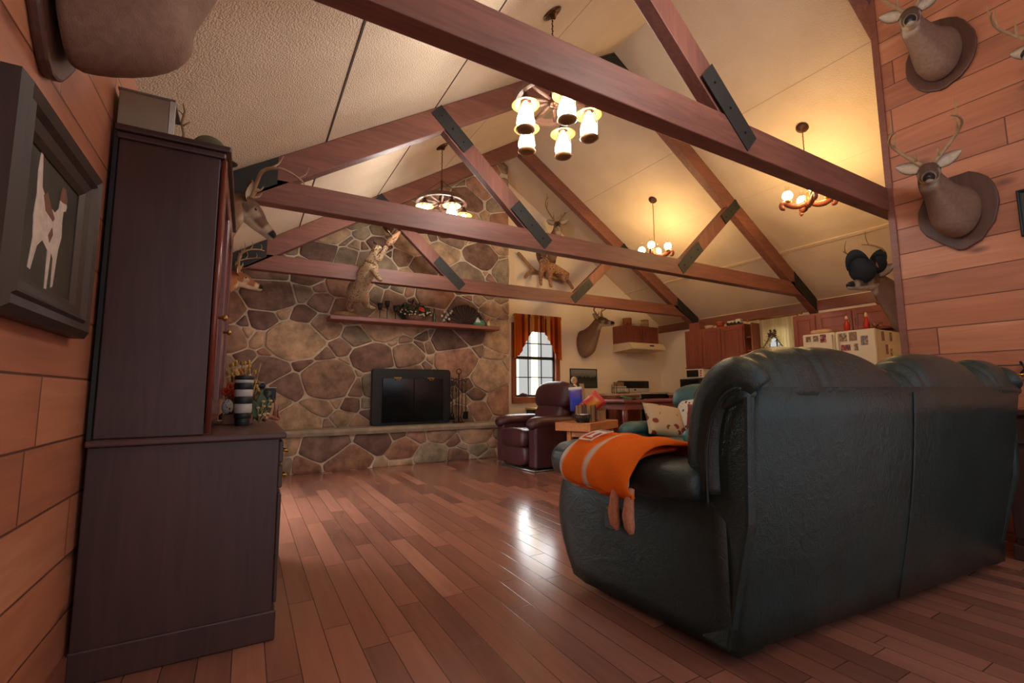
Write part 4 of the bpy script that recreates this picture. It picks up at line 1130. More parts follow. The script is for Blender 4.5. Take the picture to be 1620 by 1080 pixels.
# partition (faces -X)
deer('upper deer mount on a dark scalloped plaque near the partition edge, high on the right', (XP, 1.13, 3.32), FACE(180), 0.88, turn=-16, pitch=-32, rise=0.20, reach=0.38, pal=PAL_DIM, plaque=wavy(0.225, 0.30, 3), spread=0.20, height=0.34, base=(0.15, 0.21), side=0.06)
deer('lower deer mount on a brown scalloped plaque beside the end of the nearest beam', (XP, 1.13, 2.16), FACE(180), 0.88, turn=-16, pitch=-24, rise=0.24, reach=0.38, pal=PAL_DIM, plaque=wavy(0.24, 0.30, 5), spread=0.20, height=0.30, tines=3, base=(0.15, 0.20), side=0.05)
deer('deer mount at the right edge of the boards, only an antler and ear in view', (XP, 0.52, 2.64), FACE(180), 0.9, turn=12, pitch=-15, rise=0.24, reach=0.37, pal=PAL_DIM, spread=0.19, height=0.30, base=(0.15, 0.20), side=0.06)
# left wall (faces +X)
deer('deer mount on the left wall nearest the hutch, face in profile', (XL, 3.42, 1.93), FACE(0), 0.98, turn=-4, pitch=-42, rise=0.26, reach=0.40, pal=PAL, spread=0.22, height=0.30, tines=3, base=(0.15, 0.25))
deer('reddish deer mount with many points on the left wall just before the stone', (XL, 5.42, 1.94), FACE(0), 0.92, turn=-6, pitch=-16, rise=0.20, reach=0.36, pal=PAL_RED, spread=0.22, height=0.30, tines=5, base=(0.13, 0.18))
deer('large deer mount overhead at the left edge, above the dog painting, seen from below', (XL, 1.50, 2.06), FACE(0), 1.0, turn=35, pitch=-6, rise=0.30, reach=0.36, pal=PAL_DIM, plaque=wavy(0.20, 0.33, 9, amp=0.03, shield=0.35), spread=0.2, height=0.3, base=(0.16, 0.26))
# far cream wall (faces -Y)
deer('deer mount on the cream wall between the curtained window and the range hood', (5.30, YF, 1.82), FACE(270), 1.05, turn=-22, pitch=-10, rise=0.34, reach=0.36, pal=PAL, spread=0.18, height=0.24, base=(0.15, 0.24), side=-0.06)
deer('small looking deer mount high on the cream gable above the lying bobcat', (4.52, YF, 3.42), FACE(270), 1.0, turn=34, pitch=-16, rise=0.34, reach=0.40, pal=PAL, plaque=wavy(0.22, 0.34, 4), spread=0.20, height=0.40, tines=3, base=(0.15, 0.22))
# back of the partition return (faces +Y), head turned to the left
dh = deer('deer mount with dark caps hung on its antlers, peeking past the partition edge', (4.64, YC, 1.56), FACE(90), 0.92, turn=-66, pitch=-8, rise=0.32, reach=0.30, pal=PAL_DIM, spread=0.14, height=0.26, tines=2, base=(0.12, 0.20), side=-0.06)
def cap(label, loc, rot, mat, name='cap', scale=1.0):
    t = thing(name, label, 'cap', loc, rot, None, scale)
    q = MB(); rings = []
    for i in range(9):
        a = math.pi / 2 * i / 8; r = 0.095 * math.cos(a) ** 0.8 + 0.001; z = 0.115 * math.sin(a)
        rings.append([(r * math.cos(b) * 0.92, r * math.sin(b) * 1.08, z) for b in [2 * math.pi * k / 24 for k in range(24)]])
    q.loft(rings); q.build('crown', mat, t)
    q = MB(); vs = []; fs = []; n = 15
    for z in (0.0, 0.006):
        for i in range(n):
            a = math.radians(20 + 140 * i / (n - 1)); x = 0.086 * math.cos(a); y = 0.10 * math.sin(a)
            out = 0.075 * math.sin(math.pi * i / (n - 1)) ** 0.6
            vs += [(x, y, z - 0.012 * (x / 0.09) ** 2), (x * (1 + out * 1.0), y + out, z - 0.010 - 0.03 * (x / 0.09) ** 2)]
    for i in range(n - 1): fs += [(2 * i, 2 * i + 1, 2 * i + 3, 2 * i + 2), (2 * n + 2 * i + 2, 2 * n + 2 * i + 3, 2 * n + 2 * i + 1, 2 * n + 2 * i), (2 * i + 1, 2 * n + 2 * i + 1, 2 * n + 2 * i + 3, 2 * i + 3), (2 * i, 2 * i + 2, 2 * n + 2 * i + 2, 2 * n + 2 * i)]
    q.add(vs, fs); q.build('brim', mat, t)
    q = MB(); q.ell((0, 0, 0.116), (0.008, 0.008, 0.004), 10, 6); q.build('button', mat, t)
    return t
m_navy = simple('black_cloth', S(30, 34, 38), 0.85, bump=0.3, bs=300)
cap('large black cap hanging over the antlers of the deer behind the partition', (4.37, 1.80, 1.93), (math.radians(75), math.radians(12), math.radians(95)), m_navy, scale=1.05)
cap('small black cap on the back antler of that same deer', (4.50, 1.74, 1.98), (math.radians(80), math.radians(-20), math.radians(100)), m_navy, scale=0.72)

# bobcat rearing on the mantel, bird at its mouth
def fur_spots(name, base, spot, belly, scale=34):
    k = NT(name); v = k.obj()
    vo = k.n('ShaderNodeTexVoronoi', feature='F1'); k.l(v, vo.inputs['Vector']); vo.inputs['Scale'].default_value = scale
    sp = k.ramp(vo.outputs['Distance'], [(0.26, (1, 1, 1)), (0.40, (0, 0, 0))])
    gate = k.math('MULTIPLY', sp, k.ramp(k.noise(v, 9, 2), [(0.34, (0, 0, 0)), (0.5, (1, 1, 1))]))
    b = k.ramp(k.noise(v, 7, 4, 0.7), [(0.3, base), (0.72, belly)])
    c = k.mix(k.math('MULTIPLY', gate, 0.9), b, spot)
    n = k.noise(v, 160, 3)
    k.l(k.mix(0.5, c, k.ramp(n, [(0.3, (.25, .25, .25)), (0.7, (1, 1, 1))]), 'OVERLAY'), k.b.inputs['Base Color'])
    k.bump(n, 0.6, 0.008); k.set(0.9, 0, None, 0.1); return k.m
m_bob = fur_spots('bobcat_fur', S(140, 112, 86), S(54, 40, 32), S(182, 158, 126), 40)
m_bob2 = fur_spots('bobcat_fur_red', S(140, 94, 66), S(70, 44, 34), S(176, 140, 108))
def cat_head(parent, at, fwd, up, mat, s=1.0):
    f = Vector(fwd).normalized(); x = f.cross(Vector(up)).normalized(); z = x.cross(f)
    H = lambda a, b, c: Vector(at) + (x * a + f * b + z * c) * s
    for sg in (-1, 1):
        q = MB(); q.loft([[H(sg * (0.045 + dx), -0.02 + dy, 0.045) for dx, dy in ((-.022, 0), (0, .012), (.022, 0), (0, -.012))], [H(sg * (0.055 + dx), -0.025 + dy, 0.08) for dx, dy in ((-.013, 0), (0, .006), (.013, 0), (0, -.006))], [H(sg * (0.062 + dx), -0.03 + dy, 0.115) for dx, dy in ((-.002, 0), (0, .001), (.002, 0), (0, -.001))]]); q.build('ear', m_nose if mat is m_bob else mat, parent)
        q = MB(); q.ell(H(sg * 0.030, 0.062, 0.018), 0.009 * s, 8, 6); q.build('eye', m_eye, parent)
        q = MB(); q.loft([[H(sg * (0.062 + dx), 0.01, dz) for dx, dz in ((-.012, .015), (.006, .01), (.004, -.02), (-.012, -.03))], [H(sg * (0.085 + dx), -0.01, -0.035 + dz) for dx, dz in ((-.006, .006), (.003, .004), (.002, -.008), (-.006, -.01))], [H(sg * 0.095, -0.015, -0.06)] * 4]); q.build('cheek_tuft', mat, parent)
    q = MB(); q.ell(H(0, 0.098, -0.012), (0.011 * s, 0.011 * s, 0.008 * s), 8, 6); q.build('nose', m_nose, parent)
bc = thing('mounted_bobcat', 'spotted bobcat mount rearing up at the left end of the mantel with paw raised', 'mounted bobcat', (1.05, 6.12, ZM))
q = MB(); q.loft([[(x * k, 0.06 + y * k, z) for x, y in wavy(0.17, 0.10, 2, 20, 0.1, 0)] for k, z in ((1, 0), (1.0, 0.03), (0.86, 0.055), (0.5, 0.06))]); q.build('wooden_base', m_bark, bc)
body = [
 (0.094, -0.26, 0.253, .10, .115), (0.116, -0.45, 0.404, .095, .11), (0.165, -0.56, 0.545, .09, .10), (0.194, -0.59, 0.634, .072, .08), (0.215, -0.62, 0.699, .058, .06), (0.231, -0.64, 0.751, .062, .06), (0.274, -0.68, 0.742, .034, .032),
 (0.038, -0.17, 0.190, .075, .085), (0.022, -0.07, 0.134, .048, .052), (0.046, 0.0, 0.085, .030, .030), (0.101, -0.05, 0.072, .028, .022),
 (0.178, -0.28, 0.216, .068, .078), (0.209, -0.17, 0.150, .046, .05), (0.27, -0.14, 0.112, .028, .028), (0.335, -0.19, 0.090, .026, .02),
 (0.198, -0.62, 0.495, .046, .05), (0.228, -0.66, 0.40, .032, .034), (0.255, -0.68, 0.355, .028, .028), (0.285, -0.70, 0.345, .026, .02),
 (0.252, -0.66, 0.624, .042, .044), (0.288, -0.69, 0.695, .028, .028), (0.318, -0.70, 0.742, .024, .024), (0.335, -0.705, 0.765, .024, .02),
 (0.02, -0.20, 0.29, .03, .03), (-0.012, -0.16, 0.262, .024, .024), (-0.02, -0.14, 0.225, .018, .018)]
ed = [(0, 1), (1, 2), (2, 3), (3, 4), (4, 5), (5, 6), (0, 7), (7, 8), (8, 9), (9, 10), (0, 11), (11, 12), (12, 13), (13, 14), (2, 15), (15, 16), (16, 17), (17, 18), (3, 19), (19, 20), (20, 21), (21, 22), (0, 23), (23, 24), (24, 25)]
skin('body', body, ed, m_bob, bc)
cat_head(bc, (0.231, -0.64, 0.751), (0.80, -0.45, 0.10), (-0.1, 0, 1), m_bob, 0.92)
# game bird leaping away from the paw
bd = thing('mounted_bird', 'speckled game bird mount at the raised paw of the rearing bobcat', 'mounted bird', (1.37, 5.43, 2.70), (0, 0, 0), None, 0.85)
skin('body', [(0, 0, 0, .03, .03), (0.05, -0.02, 0.06, .055, .055), (0.10, -0.04, 0.12, .06, .058), (0.14, -0.06, 0.17, .035, .035), (0.165, -0.07, 0.205, .03, .03), (0.19, -0.08, 0.215, .012, .010)], [(i, i + 1) for i in range(5)], m_bob2, bd)
m_feather = fur_spots('feathers', S(146, 120, 96), S(70, 50, 40), S(206, 184, 150), 60)
for sg in (-1, 1):
    q = MB(); rings = []
    for f in (0, .25, .5, .75, 1):
        c = Vector((0.09, -0.04, 0.12)) + Vector((-0.10 * f, sg * 0.10 * f, 0.06 * f)); w_ = 0.05 * (1 - f * 0.75)
        rings.append([c + Vector((w_ * a, 0, -w_ * a * 0.8 + 0.006 * s_)) for a, s_ in ((-1, 0), (-.5, 1), (.5, 1), (1, 0), (.5, -1), (-.5, -1))])
    q.loft(rings); q.build('wing', m_feather, bd)
q = MB(); q.loft([[(-0.0 + 0.02 * a, 0.03 * b_, 0.0) for a, b_ in ((1, 0), (0, 1), (-1, 0), (0, -1))], [(-0.05, 0.02 + 0.05 * b_, -0.05 + 0.01 * a) for a, b_ in ((1, 0), (0, 1), (-1, 0), (0, -1))]]); q.build('tail', m_feather, bd)

# bobcat lying on a branch on the gable
b2 = thing('mounted_bobcat', 'reddish bobcat mount lying on a branch on the cream gable, looking down', 'mounted bobcat', (4.42, YF - 0.02, 3.02))
skin('branch', [(-0.52, -0.03, 0.30, .03), (-0.36, -0.05, 0.14, .03), (-0.22, -0.06, -0.0, .032), (0.0, -0.07, -0.05, .036), (0.25, -0.07, -0.08, .034), (0.42, -0.05, -0.13, .03), (-0.34, -0.1, -0.04, .03), (-0.44, -0.12, -0.17, .034)], [(0, 1), (1, 2), (2, 3), (3, 4), (4, 5), (2, 6), (6, 7)], m_bark, b2, sub=1)
skin('body', [(0.30, -0.14, 0.05, .10, .095), (0.14, -0.15, 0.06, .10, .10), (0.0, -0.16, 0.06, .10, .105), (-0.08, -0.20, 0.10, .08, .085), (-0.12, -0.25, 0.16, .068, .066), (-0.13, -0.33, 0.14, .036, .034),
  (0.0, -0.2, -0.04, .05, .05), (0.01, -0.23, -0.17, .034, .034), (0.01, -0.24, -0.28, .028, .028), (0.01, -0.27, -0.30, .028, .022),
  (-0.15, -0.2, -0.02, .05, .05), (-0.19, -0.23, -0.15, .034, .034), (-0.19, -0.24, -0.27, .028, .028), (-0.19, -0.27, -0.29, .028, .022),
  (0.40, -0.16, -0.02, .06, .07), (0.37, -0.2, -0.12, .04, .045), (0.46, -0.18, -0.17, .03, .03), (0.53, -0.19, -0.27, .027, .027),
  (0.33, -0.2, -0.06, .05, .055), (0.26, -0.24, -0.13, .034, .034), (0.34, -0.24, -0.16, .027, .024)],
  [(0, 1), (1, 2), (2, 3), (3, 4), (4, 5), (2, 6), (6, 7), (7, 8), (8, 9), (3, 10), (10, 11), (11, 12), (12, 13), (0, 14), (14, 15), (15, 16), (16, 17), (0, 18), (18, 19), (19, 20)], m_bob2, b2)
cat_head(b2, (-0.12, -0.25, 0.16), (-0.1, -0.95, -0.25), (0, 0, 1), m_bob2)
# ------------------------------------------------------------------ hutch on the left
hu = thing('hutch', 'tall dark wooden two-piece hutch against the left board wall', 'hutch', (XL, 2.11, 0))
HL = 1.05
def hx(mb, a, b_): return mb.box((a[0] - XL, a[1] - 2.11, a[2]), (b_[0] - XL, b_[1] - 2.11, b_[2]))
q = MB(); hx(q, (-0.465, 2.118, 0.10), (0.125, 2.11 + HL, 0.768)); base = q.build('base_cabinet', m_dark, hu, bevel=0.004)
q = MB(); hx(q, (-0.468, 2.11, 0.0), (0.140, 2.118 + HL, 0.11)); q.build('plinth', m_dark, hu, bevel=0.006)
q = MB(); hx(q, (-0.468, 2.095, 0.768), (0.150, 2.125 + HL, 0.793)); q.build('counter', m_darktop, hu, bevel=0.006)
q = MB(); hx(q, (-0.455, 2.122, 0.793), (-0.135, 2.106 + HL, 1.90)); q.build('upper_cabinet', m_dark, hu, bevel=0.004)
q = MB(); hx(q, (-0.468, 2.112, 0.793), (-0.456, 2.116 + HL, 1.93)); q.build('back_gap_shade', m_black, hu)  # black sheet stands in for the shade of the gap behind the cabinet
q = MB(); hx(q, (-0.462, 2.108, 1.89), (-0.118, 2.12 + HL, 1.915)); hx(q, (-0.466, 2.096, 1.915), (-0.100, 2.13 + HL, 1.94)); q.build('crown_moulding', m_dark, hu, bevel=0.006)
m_hdoor = ch_wood('hutch_door_wood', (96, 44, 36), (128, 62, 48), 2, 0.22, coat=0.3)
for i in range(2):
    y0 = 2.128 + i * (HL - 0.02) / 2; y1 = y0 + (HL - 0.03) / 2
    q = MB()
    for a, b_, c, d in ((y0, y0 + 0.06, 0.84, 1.87), (y1 - 0.06, y1, 0.84, 1.87), (y0 + 0.06, y1 - 0.06, 0.84, 0.92), (y0 + 0.06, y1 - 0.06, 1.79, 1.87)): hx(q, (-0.134, a, c), (-0.112, b_, d))
    do = q.build('door', m_hdoor, hu, bevel=0.006)
    q = MB(); hx(q, (-0.130, y0 + 0.055, 0.915), (-0.126, y1 - 0.055, 1.795)); tag(q.build('door_glass', simple('hutch_glass', S(34, 40, 48), 0.06, spec=0.8), do), 'dark reflective glass')
    q = MB(); m = Matrix.Translation((-0.112 - XL, (y0 + 0.03 if i == 0 else y0 + 0.03) - 2.11, 1.25)) @ Matrix.Rotation(math.pi / 2, 4, 'Y')
    q.lathe([(0, 0), (0.006, 0.0), (0.006, 0.012), (0.013, 0.018), (0.012, 0.028), (0, 0.032)], m, 12); q.build('knob', m_brass, do)
for y in (2.124, 2.10 + HL): q = MB(); q.tube([(-0.122 - XL, y - 2.11, 0.80), (-0.122 - XL, y - 2.11, 1.885)], 0.011, 10); q.build('corner_moulding', m_hdoor, hu)
for r in range(2):
    for i in range(2):
        y0 = 2.13 + i * (HL - 0.02) / 2; y1 = y0 + (HL - 0.03) / 2; z1 = 0.755 - r * 0.10; z0 = z1 - 0.085
        q = MB(); hx(q, (0.125, y0, z0), (0.142, y1, z1)); dr = q.build('drawer', m_dark, hu, bevel=0.004)
        for yy in (y0 + 0.10, y1 - 0.10):
            q = MB(); zc_ = (z0 + z1) / 2
            q.tube([(0.142 - XL, yy - 0.035 - 2.11, zc_), (0.162 - XL, yy - 0.03 - 2.11, zc_ - 0.006), (0.162 - XL, yy + 0.03 - 2.11, zc_ - 0.006), (0.142 - XL, yy + 0.035 - 2.11, zc_)], 0.005, 8); q.build('pull', m_brass, dr)
for i in range(2):
    y0 = 2.13 + i * (HL - 0.02) / 2; y1 = y0 + (HL - 0.03) / 2
    q = MB(); hx(q, (0.125, y0, 0.13), (0.142, y1, 0.55)); do = q.build('cupboard_door', m_dark, hu, bevel=0.006)
    q = MB(); q.tube([(0.142 - XL, y1 - 0.05 - 2.11, 0.38), (0.16 - XL, y1 - 0.05 - 2.11, 0.385), (0.16 - XL, y1 - 0.05 - 2.11, 0.45), (0.142 - XL, y1 - 0.05 - 2.11, 0.455)], 0.005, 8); q.build('pull', m_brass, do)
# on top of the hutch
db = thing('display_box', 'pale translucent display box on top of the dark hutch', 'display box', (-0.39, 2.20, 1.941))
q = MB(); q.box((-0.075, -0.085, 0.0), (0.078, 0.09, 0.14)); q.build('body', simple('cloudy_plastic', S(150, 136, 116), 0.25, var=0.06, spec=0.5), db, bevel=0.004)
q = MB(); q.box((0.079, -0.088, 0.0), (0.096, -0.07, 0.142)); tag(q.build('edge_strip', simple('clear_edge', S(206, 204, 190), 0.12, spec=0.8), db), 'bright clear edge strip')
q = MB(); q.box((-0.079, -0.089, 0.136), (0.096, 0.094, 0.146)); q.build('lid', simple('cloudy_lid', S(120, 112, 98), 0.3), db, bevel=0.003)
m_olive = simple('olive_cloth', S(92, 88, 58), 0.9, bump=0.3, bs=300)
cap('olive green cap on top of the dark hutch, beside a dry twig', (-0.185, 2.21, 1.943), (math.radians(-6), 0, math.radians(-78)), m_olive, scale=0.62)
q = MB(); q.tube([(0, 0, 0.004), (0.004, 0.0, 0.05), (-0.006, 0.004, 0.10), (0.002, 0.0, 0.15), (-0.006, 0, 0.18)], [0.006, 0.005, 0.005, 0.004, 0.002], 6); q.tube([(-0.004, 0.002, 0.085), (0.022, 0.0, 0.11)], [0.004, 0.002], 6); q.tube([(0.002, 0.0, 0.13), (-0.02, 0.0, 0.15)], [0.003, 0.0015], 6)
q.tube([(0, 0, 0.003), (0.03, 0.0, 0.005)], 0.005, 6); q.tube([(0, 0, 0.003), (-0.015, 0.02, 0.005)], 0.005, 6)
tg = q.build('twig', m_bark, None); tg.location = (-0.275, 2.19, 1.941); tag(tg, 'thin dry twig standing on the hutch top between the display box and the cap', 'twig')

# on the hutch counter
CT = 0.794
m_straw = attr_mat('dried_stems', 0.85, 0.2, 60, 0.2, 200, 0.1)
fa = thing('dried_flower_arrangement', 'dried flower and grass arrangement with orange blooms on the hutch counter', 'flower arrangement', (-0.035, 2.80, CT))
q = MB(); q.box((-0.065, -0.06, 0), (0.07, 0.06, 0.05)); q.build('wooden_trough', ch_wood('trough_wood', (110, 62, 48), (140, 86, 66), 0, 0.5), fa, bevel=0.004)
rf = random.Random(5); q = MB()
for i in range(150):
    x, y = rf.uniform(-0.055, 0.06), rf.uniform(-0.04, 0.04); h_ = rf.uniform(0.08, 0.27); dx, dy = rf.uniform(-0.03, 0.05), rf.uniform(-0.05, 0.05)
    c = rf.choice((S(176, 150, 84), S(150, 118, 70), S(196, 168, 110), S(120, 92, 60)))
    q.tube([(x, y, 0.045), (x + dx * .4, y + dy * .4, 0.05 + h_ * .5), (x + dx, y + dy, 0.05 + h_)], [0.0025, 0.002, 0.001], 5, c)
    if i % 2: q.ell((x + dx, y + dy, 0.05 + h_), (0.007, 0.007, 0.012), 6, 5, rf.choice((S(190, 150, 70), S(150, 112, 66), S(176, 110, 60))))
tag(q.build('dried_grasses', m_straw, fa), kind='stuff')
for i, (x, y, z, c) in enumerate(((-0.055, -0.05, 0.165, S(206, 74, 50)), (-0.025, -0.06, 0.15, S(196, 64, 46)), (0.005, -0.05, 0.14, S(176, 58, 44)), (-0.035, -0.055, 0.19, S(214, 92, 60)), (0.03, -0.05, 0.16, S(186, 90, 58)), (-0.02, -0.05, 0.255, S(196, 152, 84)))):
    q = MB()
    for k in range(9):
        a = 2 * math.pi * k / 9; q.ell((x + 0.012 * math.cos(a), y + 0.004 * math.sin(3 * a), z + 0.012 * math.sin(a)), (0.009, 0.006, 0.009), 7, 5, c)
    q.ell((x, y - 0.004, z), 0.008, 7, 5, tuple(v * 0.6 for v in c)); q.build('bloom', m_straw, fa)
q = MB(); q.ell((-0.045, -0.06, 0.09), (0.026, 0.02, 0.038), 10, 7); tag(q.build('speckled_cone', pattern_fabric('speckled', S(190, 186, 180), S(60, 54, 52), S(60, 54, 52), 90), fa), 'grey speckled ball')
ln = thing('camera_lens', 'tall black and pale grey banded camera lens standing on the hutch counter', 'camera lens', (-0.012, 2.66, CT))
m_lgrey = simple('lens_grey', S(186, 176, 166), 0.4, var=0.03)
for nm, z0, z1, r, mt_ in (('mount_ring', 0.0, 0.035, 0.033, m_black), ('band', 0.035, 0.06, 0.037, m_black), ('barrel', 0.06, 0.105, 0.039, m_lgrey), ('grip_ring', 0.105, 0.14, 0.041, m_black), ('barrel', 0.14, 0.175, 0.040, m_lgrey), ('focus_ring', 0.175, 0.207, 0.042, m_black), ('barrel', 0.207, 0.222, 0.042, m_lgrey), ('hood_rim', 0.222, 0.243, 0.0425, m_black)):
    q = MB(); q.lathe([(0.0, z0), (r * 0.97, z0), (r, z0 + 0.002), (r, z1 - 0.002), (r * 0.97, z1), (0, z1)], None, 28); q.build(nm, mt_, ln)
cm = thing('camera', 'black camera body with a flash hood beside the banded lens on the counter', 'camera', (0.075, 3.06, CT))
q = MB(); q.box((-0.075, -0.04, 0.10), (0.075, 0.04, 0.185)); q.box((-0.075, -0.04, 0.0), (-0.03, 0.04, 0.10)); q.build('body', m_black, cm, bevel=0.01)
q = MB(); q.box((-0.045, -0.038, 0.185), (0.02, 0.03, 0.215)); q.build('viewfinder_hump', m_black, cm, bevel=0.01)
q = MB(); q.lathe([(0, 0), (0.028, 0), (0.028, 0.05), (0, 0.05)], Matrix.Translation((0.025, -0.04, 0.145)) @ Matrix.Rotation(math.pi / 2, 4, 'X'), 18); q.build('lens_mount', m_black, cm)
q = MB(); q.box((-0.05, -0.042, 0.216), (0.01, -0.034, 0.220)); q.box((0.035, -0.042, 0.186), (0.075, -0.034, 0.190)); q.build('trim_strip', m_lgrey, cm)
lf = thing('artificial_leaves', 'green leaf spray with small pale flowers behind the banded lens', 'leaf spray', (0.06, 2.78, CT + 0.003))
q = MB()
for i, (a, h_, w_) in enumerate(((0.1, 0.16, 0.035), (-0.5, 0.13, 0.03), (0.6, 0.12, 0.03), (1.1, 0.09, 0.025), (-0.9, 0.10, 0.025))):
    rings = []
    for f in (0, .2, .45, .7, .9, 1):
        c = Vector((math.sin(a) * h_ * f * 0.7, -0.01 - 0.02 * f * (i % 2), 0.01 + h_ * f)); ww = w_ * math.sin(math.pi * min(.97, f + 0.05)) + 0.001
        rings.append([c + Vector((ww * s_, 0.004 * t_ - 0.012 * abs(s_), 0)) for s_, t_ in ((-1, 0), (-.4, 1), (.4, 1), (1, 0), (.4, -1), (-.4, -1))])
    q.loft(rings)
q.build('leaves', simple('leaf_green', S(84, 96, 66), 0.6, var=0.2), lf)
q = MB()
for i in range(9):
    a = rf.uniform(0, 6.28); x, z = rf.uniform(-0.05, 0.07), rf.uniform(0.03, 0.17)
    q.tube([(0.0, -0.012, 0.0), (x * .6, -0.03, z * .6), (x, -0.035, z)], 0.002, 5); q.ell((x, -0.036, z), (0.010, 0.006, 0.007), 7, 5)
q.build('pale_flowers', simple('pale_flower', S(196, 170, 120), 0.8), lf)
an = thing('shed_antler', 'reddish brown shed antler lying on the hutch counter', 'antler', (0.085, 2.86, CT + 0.012))
m_ra = simple('red_antler', S(140, 84, 66), 0.5, var=0.2)
q = MB(); q.tube(catmull([(0.0, -0.10, 0.008), (0.02, -0.06, 0.02), (0.05, -0.02, 0.01), (0.075, 0.03, 0.0), (0.085, 0.10, 0.03)], 4), [0.013, 0.013, 0.013, 0.012, 0.012, 0.012, 0.011, 0.011, 0.010, 0.010, 0.009, 0.008, 0.007, 0.006, 0.005, 0.004, 0.003], 8)
q.tube([(0.05, -0.02, 0.01), (0.055, -0.02, 0.06), (0.05, -0.015, 0.11)], [0.010, 0.007, 0.002], 7); q.tube([(0.075, 0.03, 0.0), (0.07, 0.03, 0.04), (0.075, 0.02, 0.08)], [0.009, 0.006, 0.002], 7); q.tube([(0.01, -0.08, 0.015), (-0.02, -0.09, 0.05), (-0.03, -0.08, 0.08)], [0.010, 0.006, 0.002], 7); q.tube([(0.02, -0.06, 0.018), (0.01, -0.1, 0.05), (0.02, -0.13, 0.07)], [0.009, 0.006, 0.002], 7)
q.build('antler', m_ra, an)

# ------------------------------------------------------------------ dog painting on the left wall
pa = thing('framed_painting', 'dark heavy-framed painting of a brown and white dog on the left wall', 'painting', (XL, 1.595, 1.38), FACE(0))
# local: x along -Y... use local X = world -Y, local Y = out of the wall, Z up
m_pframe = ch_wood('dark_picture_frame', (44, 32, 28), (64, 46, 38), 2, 0.5)
hw_, hh_ = 0.295, 0.26
def frame_part(parent, hw, hh, fw, mat, d=0.05):
    for nm, pts in (('frame_rail', [(-hw, -hh), (hw, -hh), (hw - fw, -hh + fw), (-hw + fw, -hh + fw)]), ('frame_rail', [(hw, hh), (-hw, hh), (-hw + fw, hh - fw), (hw - fw, hh - fw)]), ('frame_stile', [(-hw, hh), (-hw, -hh), (-hw + fw, -hh + fw), (-hw + fw, hh - fw)]), ('frame_stile', [(hw, -hh), (hw, hh), (hw - fw, hh - fw), (hw - fw, -hh + fw)])):
        q = MB(); (ax, az), (bx_, bz_), (cx, cz), (dx, dz) = pts; rings = []
        for f, y in ((0, 0.002), (0.0, d * 0.7), (0.18, d), (0.42, d * 0.8), (0.5, d * 0.95), (0.62, d * 0.7), (0.85, d * 0.55), (1, d * 0.35), (1, 0.002)):
            rings.append([(ax + (dx - ax) * f, y, az + (dz - az) * f), (bx_ + (cx - bx_) * f, y, bz_ + (cz - bz_) * f)])
        n = len(rings); vs = [p for r in rings for p in r]
        q.add(vs, [(2 * i, 2 * i + 1, 2 * ((i + 1) % n) + 1, 2 * ((i + 1) % n)) for i in range(n)] + [tuple(2 * i for i in range(n)), tuple(2 * i + 1 for i in reversed(range(n)))], smooth=False); q.build(nm, mat, parent)
frame_part(pa, hw_, hh_, 0.10, m_pframe)
def dark_canvas():
    k = NT('dark_canvas'); v = k.obj(); f = k.noise(v, 6, 5, 0.6)
    k.l(k.ramp(f, [(0.3, S(34, 32, 28)), (0.55, S(58, 52, 40)), (0.75, S(80, 66, 50))]), k.b.inputs['Base Color']); k.set(0.5); return k.m
q = MB(); q.box((-hw_ + 0.08, 0.004, -hh_ + 0.08), (hw_ - 0.08, 0.014, hh_ - 0.08)); cv = q.build('canvas', dark_canvas(), pa)
RXm = Matrix(((-1, 0, 0, 0), (0, 0, 1, 0.0145), (0, 1, 0, 0), (0, 0, 0, 1)))
m_dogw = simple('painted_white', S(196, 178, 164), 0.6, var=0.15, vs=40); m_dogb = simple('painted_brown', S(116, 74, 58), 0.6, var=0.2, vs=40)
q = MB()
# white body, neck, legs and tail as one painted outline (x mirrored because the wall faces +X)
dog = [(-.085, .165), (-.078, .16), (-.062, .075), (-.02, .05), (.03, .045), (.052, .062), (.058, .10), (.085, .11), (.107, .085), (.102, .072), (.086, .066), (.084, .04), (.09, .0), (.074, -.04), (.062, -.13), (.05, -.135), (.046, -.065), (.03, -.055), (.022, -.15), (.01, -.152), (.006, -.055), (-.03, -.04), (-.058, -.06), (-.082, -.12), (-.098, -.118), (-.086, -.05), (-.095, .0), (-.088, .05), (-.094, .10)]
q.prism([(x * 1.05 - 0.0, z * 1.1) for x, z in dog], 0.0012, RXm); q.build('dog_figure', m_dogw, cv)
q = MB()
q.prism([(x * 1.05, z * 1.1) for x, z in [(-.05, .06), (-.03, .03), (.02, .02), (.03, .03), (.0, .05), (-.03, .075)]], 0.0018, RXm)
q.build('dog_saddle_patch', m_dogb, cv)
q = MB(); q.prism([(x * 1.05, z * 1.1) for x, z in [(.05, .085), (.06, .12), (.085, .125), (.105, .10), (.10, .09), (.075, .085)]], 0.0018, RXm); q.build('dog_head', m_dogb, cv)
q = MB(); q.prism([(x * 1.05, z * 1.1) for x, z in [(.0, -.02), (.02, .005), (.03, -.01), (.012, -.035)]], 0.0018, RXm); q.build('dog_spot', m_dogb, cv)

